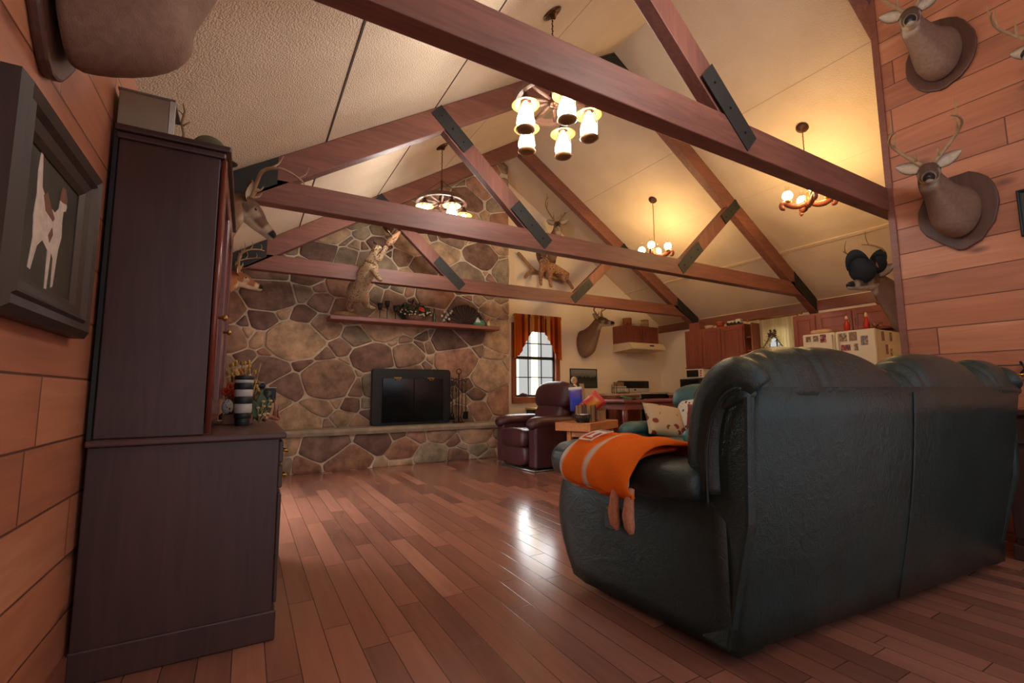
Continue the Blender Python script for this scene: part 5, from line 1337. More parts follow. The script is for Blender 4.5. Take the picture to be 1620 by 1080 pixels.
# ------------------------------------------------------------------ things on the mantel
def on_mantel(x, y=6.19): return (x, y, ZM)
cs = thing('candle_stand', 'wire stand with three small black candle cups near the bobcat on the mantel', 'candle holder', on_mantel(1.60), 0, None, 1.3)
m_cup = simple('black_cup', S(32, 30, 30), 0.35)
q = MB(); q.tube([(-0.10, 0, 0.006), (-0.03, -0.03, 0.006), (0.04, 0, 0.006), (0.10, -0.02, 0.006)], 0.005, 6)
for x, y, z in ((-0.075, 0, 0.10), (0.0, 0, 0.13), (0.085, -0.01, 0.085)): q.tube([(x, y, 0.006), (x, y, z)], 0.004, 6)
q.build('stand', m_blackmetal, cs)
for x, y, z in ((-0.075, 0, 0.10), (0.0, 0, 0.13), (0.085, -0.01, 0.085)):
    q = MB(); q.lathe([(0.0, 0.0), (0.018, 0.0), (0.024, 0.03), (0.030, 0.065), (0.026, 0.065), (0.02, 0.02), (0.0, 0.015)], Matrix.Translation((x, y, z)), 16); q.build('cup', m_cup, cs)
fl = thing('flower_basket', 'bushy green arrangement with red and white flowers in the middle of the mantel', 'flower arrangement', on_mantel(1.98))
q = MB(); q.lathe([(0.0, 0.0), (0.09, 0.0), (0.11, 0.06), (0.10, 0.10), (0, 0.10)], Matrix.Diagonal((1.2, 0.7, 1, 1)), 18); q.build('basket', m_slatd, fl)
m_leaf = attr_mat('silk_leaves', 0.7, 0.25, 40, 0, 10, 0.2); q = MB(); rf = random.Random(11)
for i in range(150):
    a = rf.uniform(0, 6.28); rr_ = rf.uniform(0, 1) ** .5; hgt = rf.uniform(0.05, 0.20) * (1.15 - 0.6 * rr_) + 0.05
    c = Vector((0.24 * rr_ * math.cos(a), 0.09 * rr_ * math.sin(a), hgt)); d = Vector((rf.uniform(-1, 1), rf.uniform(-1, .3), rf.uniform(-.3, 1))).normalized() * rf.uniform(.05, .085)
    s_ = d.cross(Vector((0, 1, .3))).normalized() * .016; g_ = rf.choice((S(58, 66, 48), S(74, 80, 56), S(88, 88, 64), S(48, 54, 44)))
    q.loft([[c + s_ * .3, c - s_ * .3], [c + d * .5 + s_, c + d * .5 - s_], [c + d + s_ * .1, c + d - s_ * .1]], g_, cap=False, closed=False)
    if i % 4 == 0: q.tube([(0, 0, .06), c * .6, c], .002, 4, S(70, 66, 48))
tag(q.build('foliage', m_leaf, fl), kind='stuff')
m_petal = attr_mat('silk_petals', 0.8, 0.15, 40, 0, 10, 0.2)
for i in range(26):
    a = rf.uniform(0, 6.28); rr_ = rf.uniform(0.2, 1) ** .5; x, z = 0.23 * rr_ * math.cos(a), 0.08 + 0.13 * rf.random() * (1.2 - rr_ * .7)
    c = rf.choice((S(206, 196, 180), S(190, 170, 150), S(206, 196, 180), S(150, 60, 50))); q = MB()
    for k in range(5):
        b_ = 2 * math.pi * k / 5; q.ell((x + .007 * math.cos(b_), -0.085, z + .007 * math.sin(b_)), (.006, .004, .006), 6, 4, c)
    q.ell((x, -0.088, z), .004, 6, 4, S(190, 160, 80)); q.build('blossom', m_petal, fl)
for x, z in ((0.06, 0.17), (0.085, 0.16)):
    q = MB()
    for k in range(7):
        b_ = 2 * math.pi * k / 7; q.ell((x + .018 * math.cos(b_), -0.09, z + .018 * math.sin(b_)), (.014, .008, .014), 7, 5, S(206, 70, 48))
    q.build('red_bloom', m_petal, fl)
for x, h_, nm, lab in ((1.97, 0.33, 'pyramid_ornament', 'brown pointed ornament'),):
    q = MB(); q.lathe([(0.05, 0.20), (0.02, 0.28), (0.002, 0.335)], Matrix.Translation((-0.01, 0.02, 0)), 4); q.build('birdhouse_roof', m_bark, fl)
q = MB(); q.lathe([(0, 0), (0.022, 0), (0.024, 0.01), (0.024, 0.11), (0.014, 0.15), (0.010, 0.16), (0.010, 0.205), (0.012, 0.21), (0, 0.21)], None, 18)
bt = q.build('bottle', simple('green_bottle', S(46, 64, 44), 0.12, spec=0.7), None); bt.location = on_mantel(2.27); tag(bt, 'slender dark green bottle on the mantel, right of the flower basket', 'bottle')
wf = thing('cotton_sprig', 'white cotton blossom sprig on the mantel, left of the turkey tail fan', 'flower sprig', on_mantel(2.44))
q = MB()
for i in range(9):
    x, z = rf.uniform(-.09, .09), rf.uniform(.05, .20); q.tube([(0, 0, 0.01), (x * .5, -.01, z * .6), (x, -.015, z)], .003, 5)
q.lathe([(0, 0), (.035, 0), (.03, .03), (0, .03)], None, 12); q.build('twigs', m_slatd, wf)
for i, (x, z) in enumerate(((-.02, .17), (.03, .13), (.0, .09), (.07, .16), (-.06, .11), (.05, .07), (-.03, .05), (.09, .19))):
    q = MB()
    for k in range(4): q.ell((x + .010 * math.cos(k * 1.57), -.02, z + .010 * math.sin(k * 1.57)), .010, 7, 5)
    q.build('boll', simple('cotton_white', S(216, 206, 192), 0.95) if i == 0 else bpy.data.materials['cotton_white'], wf)
tr = thing('turkey_tail_fan', 'dark spread turkey tail fan standing at the right end of the mantel', 'turkey tail fan', (2.79, 6.27, ZM + 0.002))
m_fan = simple('tail_feathers', S(70, 50, 44), 0.6, var=0.35, vs=30)
for k in range(19):
    a_ = math.pi * (k + 0.0) / 18; ca, sa = math.cos(a_), math.sin(a_); y0 = 0.004 * (k % 2); rings = []
    for f, w_ in ((0.05, .006), (0.3, .020), (0.6, .034), (0.85, .040), (0.95, .034), (1.0, .008)):
        cx_, cz_ = 0.30 * f * ca, max(0.012, 0.02 + 0.30 * f * sa)
        rings.append([(cx_ - sa * w_ * e, y0 - 0.012 * (1 - abs(e)) * (1 if g else -.2), max(0.002, cz_ + ca * w_ * e)) for e, g in ((-1, 1), (0, 1), (1, 1), (0, 0))])
    q = MB(); q.loft(rings); q.build('feather', m_fan, tr)
q = MB(); q.lathe([(0, 0), (0.07, 0.0), (0.06, 0.012), (0, 0.016)], Matrix.Translation((0, -0.014, 0.0)) @ Matrix.Rotation(math.pi / 2, 4, 'X') @ Matrix.Diagonal((1, 1, 1, 1)), 20); 
q.v = [Vector((v.x, v.y, abs(v.z))) for v in q.v]; q.build('fan_base', m_fan, tr)
gf = thing('green_figurine', 'green and white cottage figurine standing in front of the turkey tail fan', 'figurine', on_mantel(2.95, 6.12))
q = MB(); q.box((-0.09, -0.03, 0), (0.08, 0.03, 0.045)); q.build('green_base', simple('glazed_green', S(60, 124, 92), 0.3), gf, bevel=0.012)
q = MB(); q.prism([(-0.075, 0.04), (0.02, 0.04), (-0.03, 0.125)], 0.04, Matrix.Translation((0, 0.02, 0)) @ RX); q.build('snowy_roof', simple('glazed_white', S(206, 210, 196), 0.3), gf, bevel=0.006)
q = MB(); q.ell((0.04, 0, 0.055), (0.045, 0.025, 0.03), 12, 8); q.build('bush', bpy.data.materials['glazed_green'], gf)
sf = thing('santa_figurine', 'tiny figure in a red cap and yellow coat at the right end of the mantel', 'figurine', on_mantel(3.105, 6.12))
q = MB(); q.lathe([(0, 0), (0.022, 0), (0.026, 0.03), (0.018, 0.06), (0.010, 0.072), (0, 0.074)], None, 14); q.build('coat', simple('glazed_yellow', S(206, 186, 110), 0.4), sf)
q = MB(); q.ell((0, 0, 0.085), (0.016, 0.016, 0.017), 10, 8); q.build('head', simple('glazed_skin', S(206, 160, 130), 0.4), sf)
q = MB(); q.lathe([(0.020, 0.092), (0.018, 0.102), (0.010, 0.118), (0, 0.125)], None, 12); q.build('red_cap', simple('glazed_red', S(204, 58, 44), 0.4), sf)

# fireplace tools on the hearth
ft = thing('fireplace_tools', 'black iron fireplace tool stand with pokers on the hearth beside the insert', 'fireplace tools', (2.66, 6.20, 0.51))
q = MB(); q.tube([(0, 0, 0.02), (0, 0, 0.70)], 0.008, 8); q.tube([(0.085 * math.cos(a), 0.06 * math.sin(a), 0.008) for a in [2 * math.pi * i / 28 for i in range(29)]], 0.006, 6)
for a in (0.4, 2.5, 4.6): q.tube([(0, 0, 0.09), (0.05 * math.cos(a), 0.04 * math.sin(a), 0.07), (0.085 * math.cos(a), 0.06 * math.sin(a), 0.008)], 0.005, 6)
q.tube([(-0.11, 0, 0.58), (-0.06, 0, 0.62), (0, 0, 0.60), (0.06, 0, 0.62), (0.11, 0, 0.58)], 0.006, 6)
q.tube([(0.035 * math.cos(a), 0, 0.735 + 0.035 * math.sin(a)) for a in [2 * math.pi * i / 20 for i in range(21)]], 0.006, 6)
q.build('stand', m_blackmetal, ft)
for x, nm in ((-0.105, 'brush'), (-0.045, 'poker'), (0.045, 'tongs'), (0.105, 'shovel')):
    q = MB(); q.tube([(x, -0.015, 0.15), (x, -0.015, 0.60)], 0.006, 8)
    q.tube([(x + 0.016 * math.cos(a), -0.015, 0.615 + 0.022 * math.sin(a)) for a in [2 * math.pi * i / 16 for i in range(17)]], 0.004, 6)
    q.tube([(x - 0.014, -0.015, 0.56), (x - 0.02, -0.015, 0.52), (x - 0.012, -0.015, 0.46), (x, -0.015, 0.44)], 0.004, 5); q.tube([(x + 0.014, -0.015, 0.56), (x + 0.02, -0.015, 0.52), (x + 0.012, -0.015, 0.46), (x, -0.015, 0.44)], 0.004, 5)
    if nm == 'brush': q.lathe([(0.012, 0.16), (0.028, 0.12), (0.032, 0.05), (0, 0.05)], Matrix.Translation((x, -0.015, 0)), 12)
    if nm == 'shovel': q.box((x - 0.035, -0.022, 0.05), (x + 0.035, -0.012, 0.16))
    if nm == 'tongs': q.tube([(x - 0.01, -0.015, 0.15), (x - 0.02, -0.015, 0.06)], 0.005, 6); q.tube([(x + 0.01, -0.015, 0.15), (x + 0.02, -0.015, 0.06)], 0.005, 6)
    if nm == 'poker': q.tube([(x, -0.015, 0.15), (x, -0.015, 0.05)], [0.006, 0.002], 6); q.tube([(x, -0.015, 0.10), (x + 0.03, -0.015, 0.08)], [0.005, 0.002], 6)
    q.build(nm, m_blackmetal, ft)
# ------------------------------------------------------------------ curtains
def striped(name, cols, scale, trans=0.35, axis=0):
    k = NT(name); sp = k.n('ShaderNodeSeparateXYZ'); k.l(k.obj(), sp.inputs[0])
    w1 = k.n('ShaderNodeTexWhiteNoise', noise_dimensions='1D'); k.l(k.math('FLOOR', k.math('MULTIPLY', sp.outputs[axis], scale)), w1.inputs['W'])
    n = len(cols); x = k.n('ShaderNodeValToRGB'); x.color_ramp.interpolation = 'CONSTANT'; e = x.color_ramp.elements
    while len(e) < n: e.new(0.5)
    for i, (q, c) in enumerate(zip(e, cols)): q.position = i / n; q.color = c4(c)
    k.l(w1.outputs['Value'], x.inputs['Fac']); k.l(x.outputs['Color'], k.b.inputs['Base Color']); k.set(0.9, 0, None, 0.05)
    tl = k.n('ShaderNodeBsdfTranslucent'); k.l(x.outputs['Color'], tl.inputs['Color'])
    mx = k.n('ShaderNodeMixShader'); mx.inputs[0].default_value = trans
    k.l(k.b.outputs[0], mx.inputs[1]); k.l(tl.outputs[0], mx.inputs[2]); k.l(mx.outputs[0], k.t.nodes['Material Output'].inputs['Surface']); return k.m
def curtain_sheet(mb, u0, u1, ztop, zbot, place, pleats, amp, n=120, rows=10, th=0.003):
    vs = []; fs = []
    for s_ in (0, 1):
        for i in range(n + 1):
            f = i / n; u = u0 + (u1 - u0) * f; zb = zbot(f)
            for j in range(rows + 1):
                g = j / rows; z = ztop + (zb - ztop) * g
                d = amp * (0.6 + 0.6 * g) * math.sin(2 * math.pi * pleats * f + 0.7 * math.sin(f * 11)) + th * s_
                vs.append(place(u, d, z))
    W_ = rows + 1
    for s_ in (0, 1):
        o_ = s_ * (n + 1) * W_
        for i in range(n):
            for j in range(rows):
                q = (o_ + i * W_ + j, o_ + (i + 1) * W_ + j, o_ + (i + 1) * W_ + j + 1, o_ + i * W_ + j + 1); fs.append(q if s_ else tuple(reversed(q)))
    mb.add(vs, fs)
def interp(pts):
    def f(x):
        for (a, b_), (c, d) in zip(pts, pts[1:]):
            if x <= c: return b_ + (d - b_) * (x - a) / (c - a)
        return pts[-1][1]
    return f
m_val = striped('striped_valance', [S(196, 96, 34), S(214, 140, 52), S(150, 58, 30), S(222, 168, 84), S(204, 112, 40), S(124, 46, 30)], 42)
va = thing('curtain_valance', 'orange and rust striped valance arched over the far window by the stone', 'curtain', (4.28, YF - 0.055, 2.22))
q = MB(); curtain_sheet(q, -0.475, 0.475, 0.0, interp([(0, -0.72), (0.12, -0.66), (0.22, -0.48), (0.30, -0.36), (0.36, -0.265), (0.64, -0.265), (0.70, -0.36), (0.78, -0.46), (0.88, -0.66), (1, -0.74)]), lambda u, d, z: (u, -0.03 + d, z), 17, 0.014); q.build('fabric', m_val, va)
q = MB(); curtain_sheet(q, -0.48, 0.48, 0.03, lambda f: -0.03, lambda u, d, z: (u, -0.032 + d, z), 24, 0.014, n=150, rows=3); q.build('ruffle_heading', m_val, va)
q = MB(); q.tube([(-0.49, -0.02, 0), (0.49, -0.02, 0)], 0.008, 8); q.build('rod', m_trim, va)
m_lace = striped('cream_sheer', [S(226, 214, 176), S(232, 222, 190), S(220, 206, 166)], 30, 0.5, 1)
kc = thing('kitchen_curtain', 'cream sheer curtain parted over the kitchen window, with a dark dried garland', 'curtain', (XK - 0.05, 4.22, 2.08))
q = MB(); curtain_sheet(q, -0.36, 0.38, 0.0, interp([(0, -0.88), (0.18, -0.80), (0.36, -0.46), (0.5, -0.26), (0.64, -0.46), (0.82, -0.80), (1, -0.9)]), lambda u, d, z: (-0.05 + d, u, z), 16, 0.014); q.build('fabric', m_lace, kc)
q = MB(); q.tube([(-0.045, -0.40, 0.02), (-0.045, 0.42, 0.02)], 0.009, 8); q.ell((-0.045, -0.42, 0.02), 0.022, 10, 7); q.ell((-0.045, 0.44, 0.02), 0.022, 10, 7); q.build('rod', m_brass, kc)
m_garl = attr_mat('dried_garland', 0.85, 0.3, 60, 0, 10, 0.1)
q = MB(); rg = random.Random(3)
for sg in (-1, 1):
    pts = catmull([(-0.085, 0.02, -0.24), (-0.085, 0.02 + sg * 0.13, -0.42), (-0.085, 0.02 + sg * 0.26, -0.66), (-0.085, 0.02 + sg * 0.30, -0.80)], 8); q.tube(pts, 0.006, 5, S(92, 76, 66))
    for p in pts:
        for k in range(3):
            d = Vector((rg.uniform(-.3, .1), rg.uniform(-1, 1), rg.uniform(-1, .4))).normalized() * rg.uniform(.03, .06); q.tube([p, Vector(p) + d], [0.005, 0.002], 4, rg.choice((S(112, 98, 88), S(84, 92, 76), S(130, 112, 104))))
for k in range(26):
    p = Vector((-0.09, 0.02 + rg.uniform(-.07, .07), -0.25 + rg.uniform(-.09, .06))); q.tube([(-0.088, 0.02, -0.25), p], 0.003, 4, S(88, 70, 66)); q.ell(p, 0.014, 6, 5, rg.choice((S(96, 70, 74), S(120, 92, 92), S(84, 66, 60))))
q.build('garland', m_garl, kc)

# ------------------------------------------------------------------ kitchen on the far and right walls
def cab_doors(parent, P, u0, u1, z0, z1, n, handle='low', mat=None, edges=None, gap=0.006, hside=None):
    """raised panel doors; P(u,d,z) maps to local space (d = out of the face)"""
    ed = edges or [u0 + (u1 - u0) * i / n for i in range(n + 1)]
    def bx(mb, a, b_, d0, d1, c, d):
        p, r = P(a, d0, c), P(b_, d1, d); mb.box(tuple(min(i, j) for i, j in zip(p, r)), tuple(max(i, j) for i, j in zip(p, r)))
    for i in range(n):
        a, b_ = ed[i] + gap, ed[i + 1] - gap; fw = 0.055
        q = MB()
        bx(q, a, a + fw, 0, 0.02, z0, z1); bx(q, b_ - fw, b_, 0, 0.02, z0, z1); bx(q, a + fw, b_ - fw, 0, 0.02, z0, z0 + fw); bx(q, a + fw, b_ - fw, 0, 0.02, z1 - fw, z1)
        bx(q, a + fw, b_ - fw, 0, 0.012, z0 + fw, z1 - fw); bx(q, a + fw + 0.02, b_ - fw - 0.02, 0.012, 0.019, z0 + fw + 0.02, z1 - fw - 0.02)
        do = q.build('door', mat or m_cab, parent, bevel=0.003)
        hs = (hside[i] if hside else (1 if i % 2 == 0 else -1)); hu_ = b_ - 0.03 if hs > 0 else a + 0.03
        hz = z0 + 0.06 if handle == 'low' else z1 - 0.15
        q = MB(); q.tube([P(hu_, 0.02, hz), P(hu_, 0.04, hz + 0.01), P(hu_, 0.04, hz + 0.075), P(hu_, 0.02, hz + 0.085)], 0.006, 8); tag(q.build('handle', m_pull, do), 'small pale metal handle')
m_pull = simple('pale_pull', S(196, 176, 150), 0.25, 0.9)
hc = thing('wall_cabinet', 'small two-door cherry wall cabinet above the range hood', 'kitchen cabinet', (6.03, 6.32, 1.84))
q = MB(); q.box((0, 0, 0), (0.87, YF - 6.32 - 0.002, 0.33)); q.build('body', m_cab, hc, bevel=0.003)
cab_doors(hc, lambda u, d, z: (u, -d, z), 0.02, 0.85, 0.02, 0.30, 2)
hd_ = thing('range_hood', 'cream range hood under the small wall cabinet', 'range hood', (6.03, YF - 0.002, 1.84))
q = MB(); q.loft([[(x, -0.50, -0.125), (x, -0.50, -0.10), (x, -0.44, -0.002), (x, 0, -0.002), (x, 0, -0.155), (x, -0.02, -0.16)] for x in (0.0, 0.87)], smooth=False); q.build('hood', simple('hood_cream', S(212, 192, 156), 0.35, var=0.03), hd_, bevel=0.004)
q = MB(); q.box((0.48, -0.482, -0.065), (0.58, -0.470, -0.04)); q.build('switch_panel', m_black, hd_)
st = thing('stove', 'white kitchen stove with black cooktop and backguard under the range hood', 'stove', (6.07, 6.0, 0))
q = MB(); q.box((0, 0.03, 0.04), (0.78, 0.62, 0.895)); q.build('body', m_white, st, bevel=0.006)
q = MB(); q.box((-0.01, -0.01, 0.895), (0.79, 0.62, 0.918)); q.build('cooktop_rim', m_white, st, bevel=0.006)
q = MB(); q.box((0.03, 0.04, 0.918), (0.75, 0.54, 0.922)); q.build('cooktop_glass', m_doorglass, st)
q = MB(); q.box((0.0, 0.555, 0.918), (0.78, 0.62, 1.0)); q.build('backguard', m_white, st, bevel=0.006)
q = MB(); q.box((0.0, 0.56, 1.0), (0.78, 0.615, 1.14)); q.build('control_panel', m_black, st, bevel=0.01)
q = MB(); q.box((0.02, 0.0, 0.25), (0.76, 0.03, 0.885)); dr = q.build('oven_door', m_doorglass, st, bevel=0.006)
q = MB(); q.tube([(0.08, 0.0, 0.80), (0.08, -0.04, 0.80), (0.70, -0.04, 0.80), (0.70, 0.0, 0.80)], 0.011, 8); q.build('handle', m_white, dr)
for x in (0.15, 0.28, 0.5, 0.63):
    q = MB(); q.lathe([(0, 0), (0.018, 0), (0.016, 0.02), (0, 0.02)], Matrix.Translation((x, 0.56, 1.075)) @ Matrix.Rotation(math.pi / 2, 4, 'X'), 14); q.build('knob', m_black, st)
q = MB(); q.box((0.38, 0.556, 0.955), (0.42, 0.553, 0.985)); q.build('clock_plate', m_black, st)
# tins and a bowl on the hood cabinet
def tin(label, loc, r, h, mat, name='tin', band=None, cat='tin'):
    t = thing(name, label, cat, loc)
    q = MB(); q.lathe([(0, 0), (r, 0), (r, h * 0.86), (0, h * 0.86)], None, 20); q.build('body', mat, t)
    q = MB(); q.lathe([(0, h * .86), (r * 1.04, h * .86), (r * 1.04, h * .97), (r * .9, h), (0, h)], None, 20); q.build('lid', band or m_white, t); return t
m_deco = pattern_fabric('decorated_tin', S(150, 92, 66), S(206, 176, 132), S(112, 44, 36), 40); m_deco2 = pattern_fabric('decorated_tin_pale', S(188, 162, 128), S(120, 100, 78), S(132, 66, 48), 50)
tin('tall decorated tin at the left end of the small cabinet top', (6.22, 6.45, 2.171), 0.085, 0.17, m_deco)
tin('pale decorated tin at the right end of the small cabinet top', (6.68, 6.45, 2.171), 0.075, 0.15, m_deco2, band=m_deco)
q = MB(); q.lathe([(0, 0), (0.05, 0), (0.06, 0.015), (0.09, 0.06), (0.085, 0.062), (0.055, 0.03), (0, 0.03)], Matrix.Diagonal((1.25, 0.9, 1, 1)), 24); o_ = q.build('bowl', m_white, None); o_.location = (6.46, 6.44, 2.171); tag(o_, 'white oval bowl between the two tins on the small cabinet', 'bowl')

# corner wall cabinet on the kitchen wall
PK = lambda u, d, z: (-d, u, z)
c1 = thing('wall_cabinet', 'three-door cherry wall cabinet on the kitchen wall, left of the kitchen window', 'kitchen cabinet', (6.97, 4.58, 1.36))
q = MB(); q.box((0, 0, 0), (XK - 6.97 - 0.002, 1.17, 0.67)); q.box((-0.01, -0.01, -0.02), (XK - 6.97 - 0.002, 1.18, 0.0)); q.build('body', m_cab, c1, bevel=0.003)
cab_doors(c1, PK, 0.0, 1.17, 0.025, 0.64, 3, edges=[0.01, 0.42, 0.79, 1.16], hside=[-1, -1, -1])
q = MB(); q.box((0.02, -0.12, 0.0), (XK - 6.97 - 0.002, -0.10, 0.67)); q.build('end_shelf_panel', m_cab, c1, bevel=0.003)
for z in (0.0, 0.22, 0.44): q = MB(); q.box((0.06, -0.10, z), (XK - 6.97 - 0.004, -0.001, z + 0.018)); q.build('end_shelf', m_cab, c1)
c2 = thing('wall_cabinet', 'cherry wall cabinet on the kitchen wall above the fridge', 'kitchen cabinet', (6.97, 2.55, 1.30))
q = MB(); q.box((0, 0.92, 0), (XK - 6.97 - 0.002, 1.25, 0.73)); q.box((0, 0, 0.42), (XK - 6.97 - 0.002, 0.92, 0.73)); q.build('body', m_cab, c2, bevel=0.003)
cab_doors(c2, PK, 0.92, 1.25, 0.02, 0.70, 1, edges=[0.93, 1.24], hside=[-1]); cab_doors(c2, PK, 0, 0.92, 0.44, 0.70, 2, edges=[0.03, 0.47, 0.91], hside=[1, -1])
# things on top of the corner cabinet
bx_ = MB().box((-0.08, -0.11, 0), (0.08, 0.11, 0.12)).box((-0.085, -0.115, 0.12), (0.085, 0.115, 0.14)).build('keepsake_box', m_cab, None, bevel=0.004); bx_.location = (7.08, 5.56, 2.031); tag(bx_, 'brown lidded box at the far end of the corner cabinet top', 'box')
q = MB(); q.lathe([(0, 0), (0.05, 0), (0.085, 0.055), (0.08, 0.056), (0.045, 0.015), (0, 0.015)], None, 20); o_ = q.build('bowl', simple('pink_white_glaze', S(206, 176, 158), 0.35), None); o_.location = (7.07, 5.30, 2.031); tag(o_, 'shallow pinkish bowl beside the brown box on the corner cabinet', 'bowl')
tin('rust red canister in the middle of the corner cabinet top', (7.07, 5.08, 2.031), 0.06, 0.10, simple('rust_red', S(156, 64, 48), 0.5), name='canister', cat='canister', band=simple('rust_pale', S(196, 132, 100), 0.5))
tt = thing('toy_train', 'black and white toy train at the near end of the corner cabinet top', 'toy train', (7.07, 4.80, 2.031))
q = MB(); q.box((-0.035, -0.13, 0.03), (0.035, 0.13, 0.05)); q.box((-0.035, -0.12, 0.05), (0.035, -0.03, 0.10)); q.box((-0.035, 0.0, 0.05), (0.035, 0.12, 0.085)); q.build('body', m_white, tt, bevel=0.004)
for y in (-0.09, -0.02, 0.04, 0.1):
    q = MB(); q.lathe([(0, -0.045), (0.028, -0.045), (0.028, 0.045), (0, 0.045)], Matrix.Translation((0, y, 0.029)) @ Matrix.Rotation(math.pi / 2, 4, 'Y'), 16); q.build('wheel', m_black, tt)
bk2 = thing('basket', 'small woven basket with a thin loop handle on the cabinet above the fridge', 'basket', (7.06, 2.68, 2.031))
q = MB(); q.lathe([(0, 0), (0.07, 0), (0.095, 0.05), (0.088, 0.05), (0.065, 0.01), (0, 0.01)], Matrix.Diagonal((0.8, 1.2, 1, 1)), 24); q.build('bowl', m_carved, bk2)
q = MB(); q.tube([(0, 0.10 * math.cos(a), 0.045 + 0.09 * math.sin(a)) for a in [math.pi * i / 14 for i in range(15)]], 0.004, 6); q.build('handle', m_carved, bk2)

# fridge
fr = thing('refrigerator', 'white side-by-side refrigerator covered with snapshots', 'refrigerator', (6.55, 2.62, 0))
q = MB(); q.box((0.06, 0, 0.02), (0.70, 0.84, 1.68)); q.build('body', m_white, fr, bevel=0.01)
q = MB(); q.box((0.0, 0.44, 0.08), (0.055, 0.84, 1.69)); fd = q.build('freezer_door', m_white, fr, bevel=0.012)
q = MB(); q.box((0.0, 0.0, 0.08), (0.055, 0.43, 1.69)); rd = q.build('fridge_door', m_white, fr, bevel=0.012)
for y, p in ((0.47, fd), (0.40, rd)):
    q = MB(); q.box((-0.045, y - 0.014, 0.6), (-0.02, y + 0.014, 1.66)); q.box((-0.03, y - 0.012, 0.6), (0.0, y + 0.012, 0.64)); q.box((-0.03, y - 0.012, 1.61), (0.0, y + 0.012, 1.655)); q.build('door_handle', m_white, p, bevel=0.005)
def snapshot_mat(seed, cols):
    k = NT('snapshot_%d' % seed); v = k.obj(); f = k.noise(k.mapping(v, (1, 1, 1), (seed * 3.1, seed * 1.7, 0)), 38, 3, 0.6)
    k.l(k.ramp(f, [(0.3, cols[0]), (0.45, cols[1]), (0.55, cols[2]), (0.7, cols[3])]), k.b.inputs['Base Color']); k.set(0.25); return k.m
m_border = simple('photo_border', S(214, 206, 190), 0.4, var=0.02)
PHC = [[S(70, 56, 48), S(150, 108, 84), S(96, 76, 60), S(200, 178, 150)], [S(40, 52, 70), S(90, 110, 130), S(150, 110, 90), S(200, 190, 176)], [S(28, 32, 44), S(60, 70, 96), S(176, 70, 50), S(200, 160, 130)], [S(56, 48, 44), S(110, 96, 84), S(150, 130, 110), S(206, 196, 180)]]
snaps = [('front', 3.385, 1.625, .075, .085, 'small snapshot at the far left of the freezer door'), ('front', 3.29, 1.625, .08, .09, 'bluish snapshot in the middle of the freezer door row'), ('front', 3.20, 1.62, .085, .12, 'tall dark blue snapshot beside the freezer handle'),
 ('front', 2.965, 1.61, .095, .12, 'pale group snapshot beside the fridge door handle'), ('front', 2.855, 1.61, .10, .125, 'crowded group snapshot at the top middle of the fridge door'), ('front', 2.735, 1.55, .09, .13, 'dark bordered snapshot near the right edge of the fridge door'), ('front', 2.945, 1.475, .12, .09, 'wide dark snapshot low beside the fridge handle'), ('front', 2.83, 1.475, .06, .10, 'narrow reddish snapshot low in the middle of the fridge door'),
 ('side', 6.74, 1.60, .09, .13, 'tall snapshot at the top of the fridge side panel'), ('side', 6.95, 1.60, .08, .13, 'snapshot at the top back of the fridge side panel'), ('side', 6.82, 1.44, .08, .13, 'snapshot halfway down the fridge side panel'), ('side', 6.93, 1.38, .07, .16, 'long narrow snapshot low on the fridge side panel')]
for i, (face, a, z, w_, h_, lab) in enumerate(snaps):
    t = thing('snapshot', lab, 'photo', (6.549, a, z) if face == 'front' else (a, 2.619, z), FACE(180) if face == 'front' else FACE(270), 'snapshots on the fridge')
    q = MB(); q.box((-w_ / 2, 0.0, -h_ / 2), (w_ / 2, 0.002, h_ / 2)); q.build('paper', m_border, t)
    q = MB(); b_ = 0.007; q.box((-w_ / 2 + b_, 0.002, -h_ / 2 + b_), (w_ / 2 - b_, 0.003, h_ / 2 - b_)); q.build('picture', snapshot_mat(i, PHC[i % 4]), t)
m_redg = simple('red_glass', S(190, 44, 36), 0.2); m_redt = simple('red_tip', S(222, 190, 150), 0.3)
for x, y, h_, lab in ((6.70, 2.98, 0.21, 'red figurine bottle on the fridge top, nearer the handle'), (6.70, 2.76, 0.22, 'red figurine bottle on the fridge top, toward the right edge')):
    t = thing('bottle', lab, 'bottle', (x, y, 1.691), 0, 'red bottles on the fridge')
    q = MB(); q.lathe([(0, 0), (0.032, 0), (0.034, 0.07), (0.026, 0.11), (0.014, 0.14), (0.016, 0.16), (0, 0.165)], None, 16); q.build('body', m_redg, t)
    q = MB(); q.lathe([(0.015, 0.155), (0.018, 0.18), (0.010, h_), (0, h_)], None, 12); q.build('pale_cap', m_redt, t)
q = MB(); q.ell((0, 0, 0.035), (0.07, 0.13, 0.035), 16, 9, e1=.6, e2=.6); o_ = q.build('bread_bag', simple('pale_bag', S(196, 160, 130), 0.5, bump=0.5, bs=30), None); o_.location = (6.72, 3.30, 1.691); tag(o_, 'pale lumpy bag on the freezer end of the fridge top', 'bag')
gd = thing('dried_bouquet', 'little dried bouquet lying on the fridge top by its right edge', 'bouquet', (6.70, 2.66, 1.691))
q = MB(); rg = random.Random(9)
for i in range(24):
    a = rg.uniform(-1.3, 1.3); r_ = rg.uniform(.04, .09); q.tube([(0, 0, 0.005), (rg.uniform(-.03, .03), r_ * math.sin(a), 0.02 + .07 * rg.random())], [.003, .0015], 4, S(120, 86, 66)); q.ell((rg.uniform(-.03, .03), r_ * math.sin(a), 0.02 + .06 * rg.random()), .012, 6, 5, rg.choice((S(150, 90, 70), S(110, 70, 60), S(176, 130, 96))))
q.build('stems', m_garl, gd)

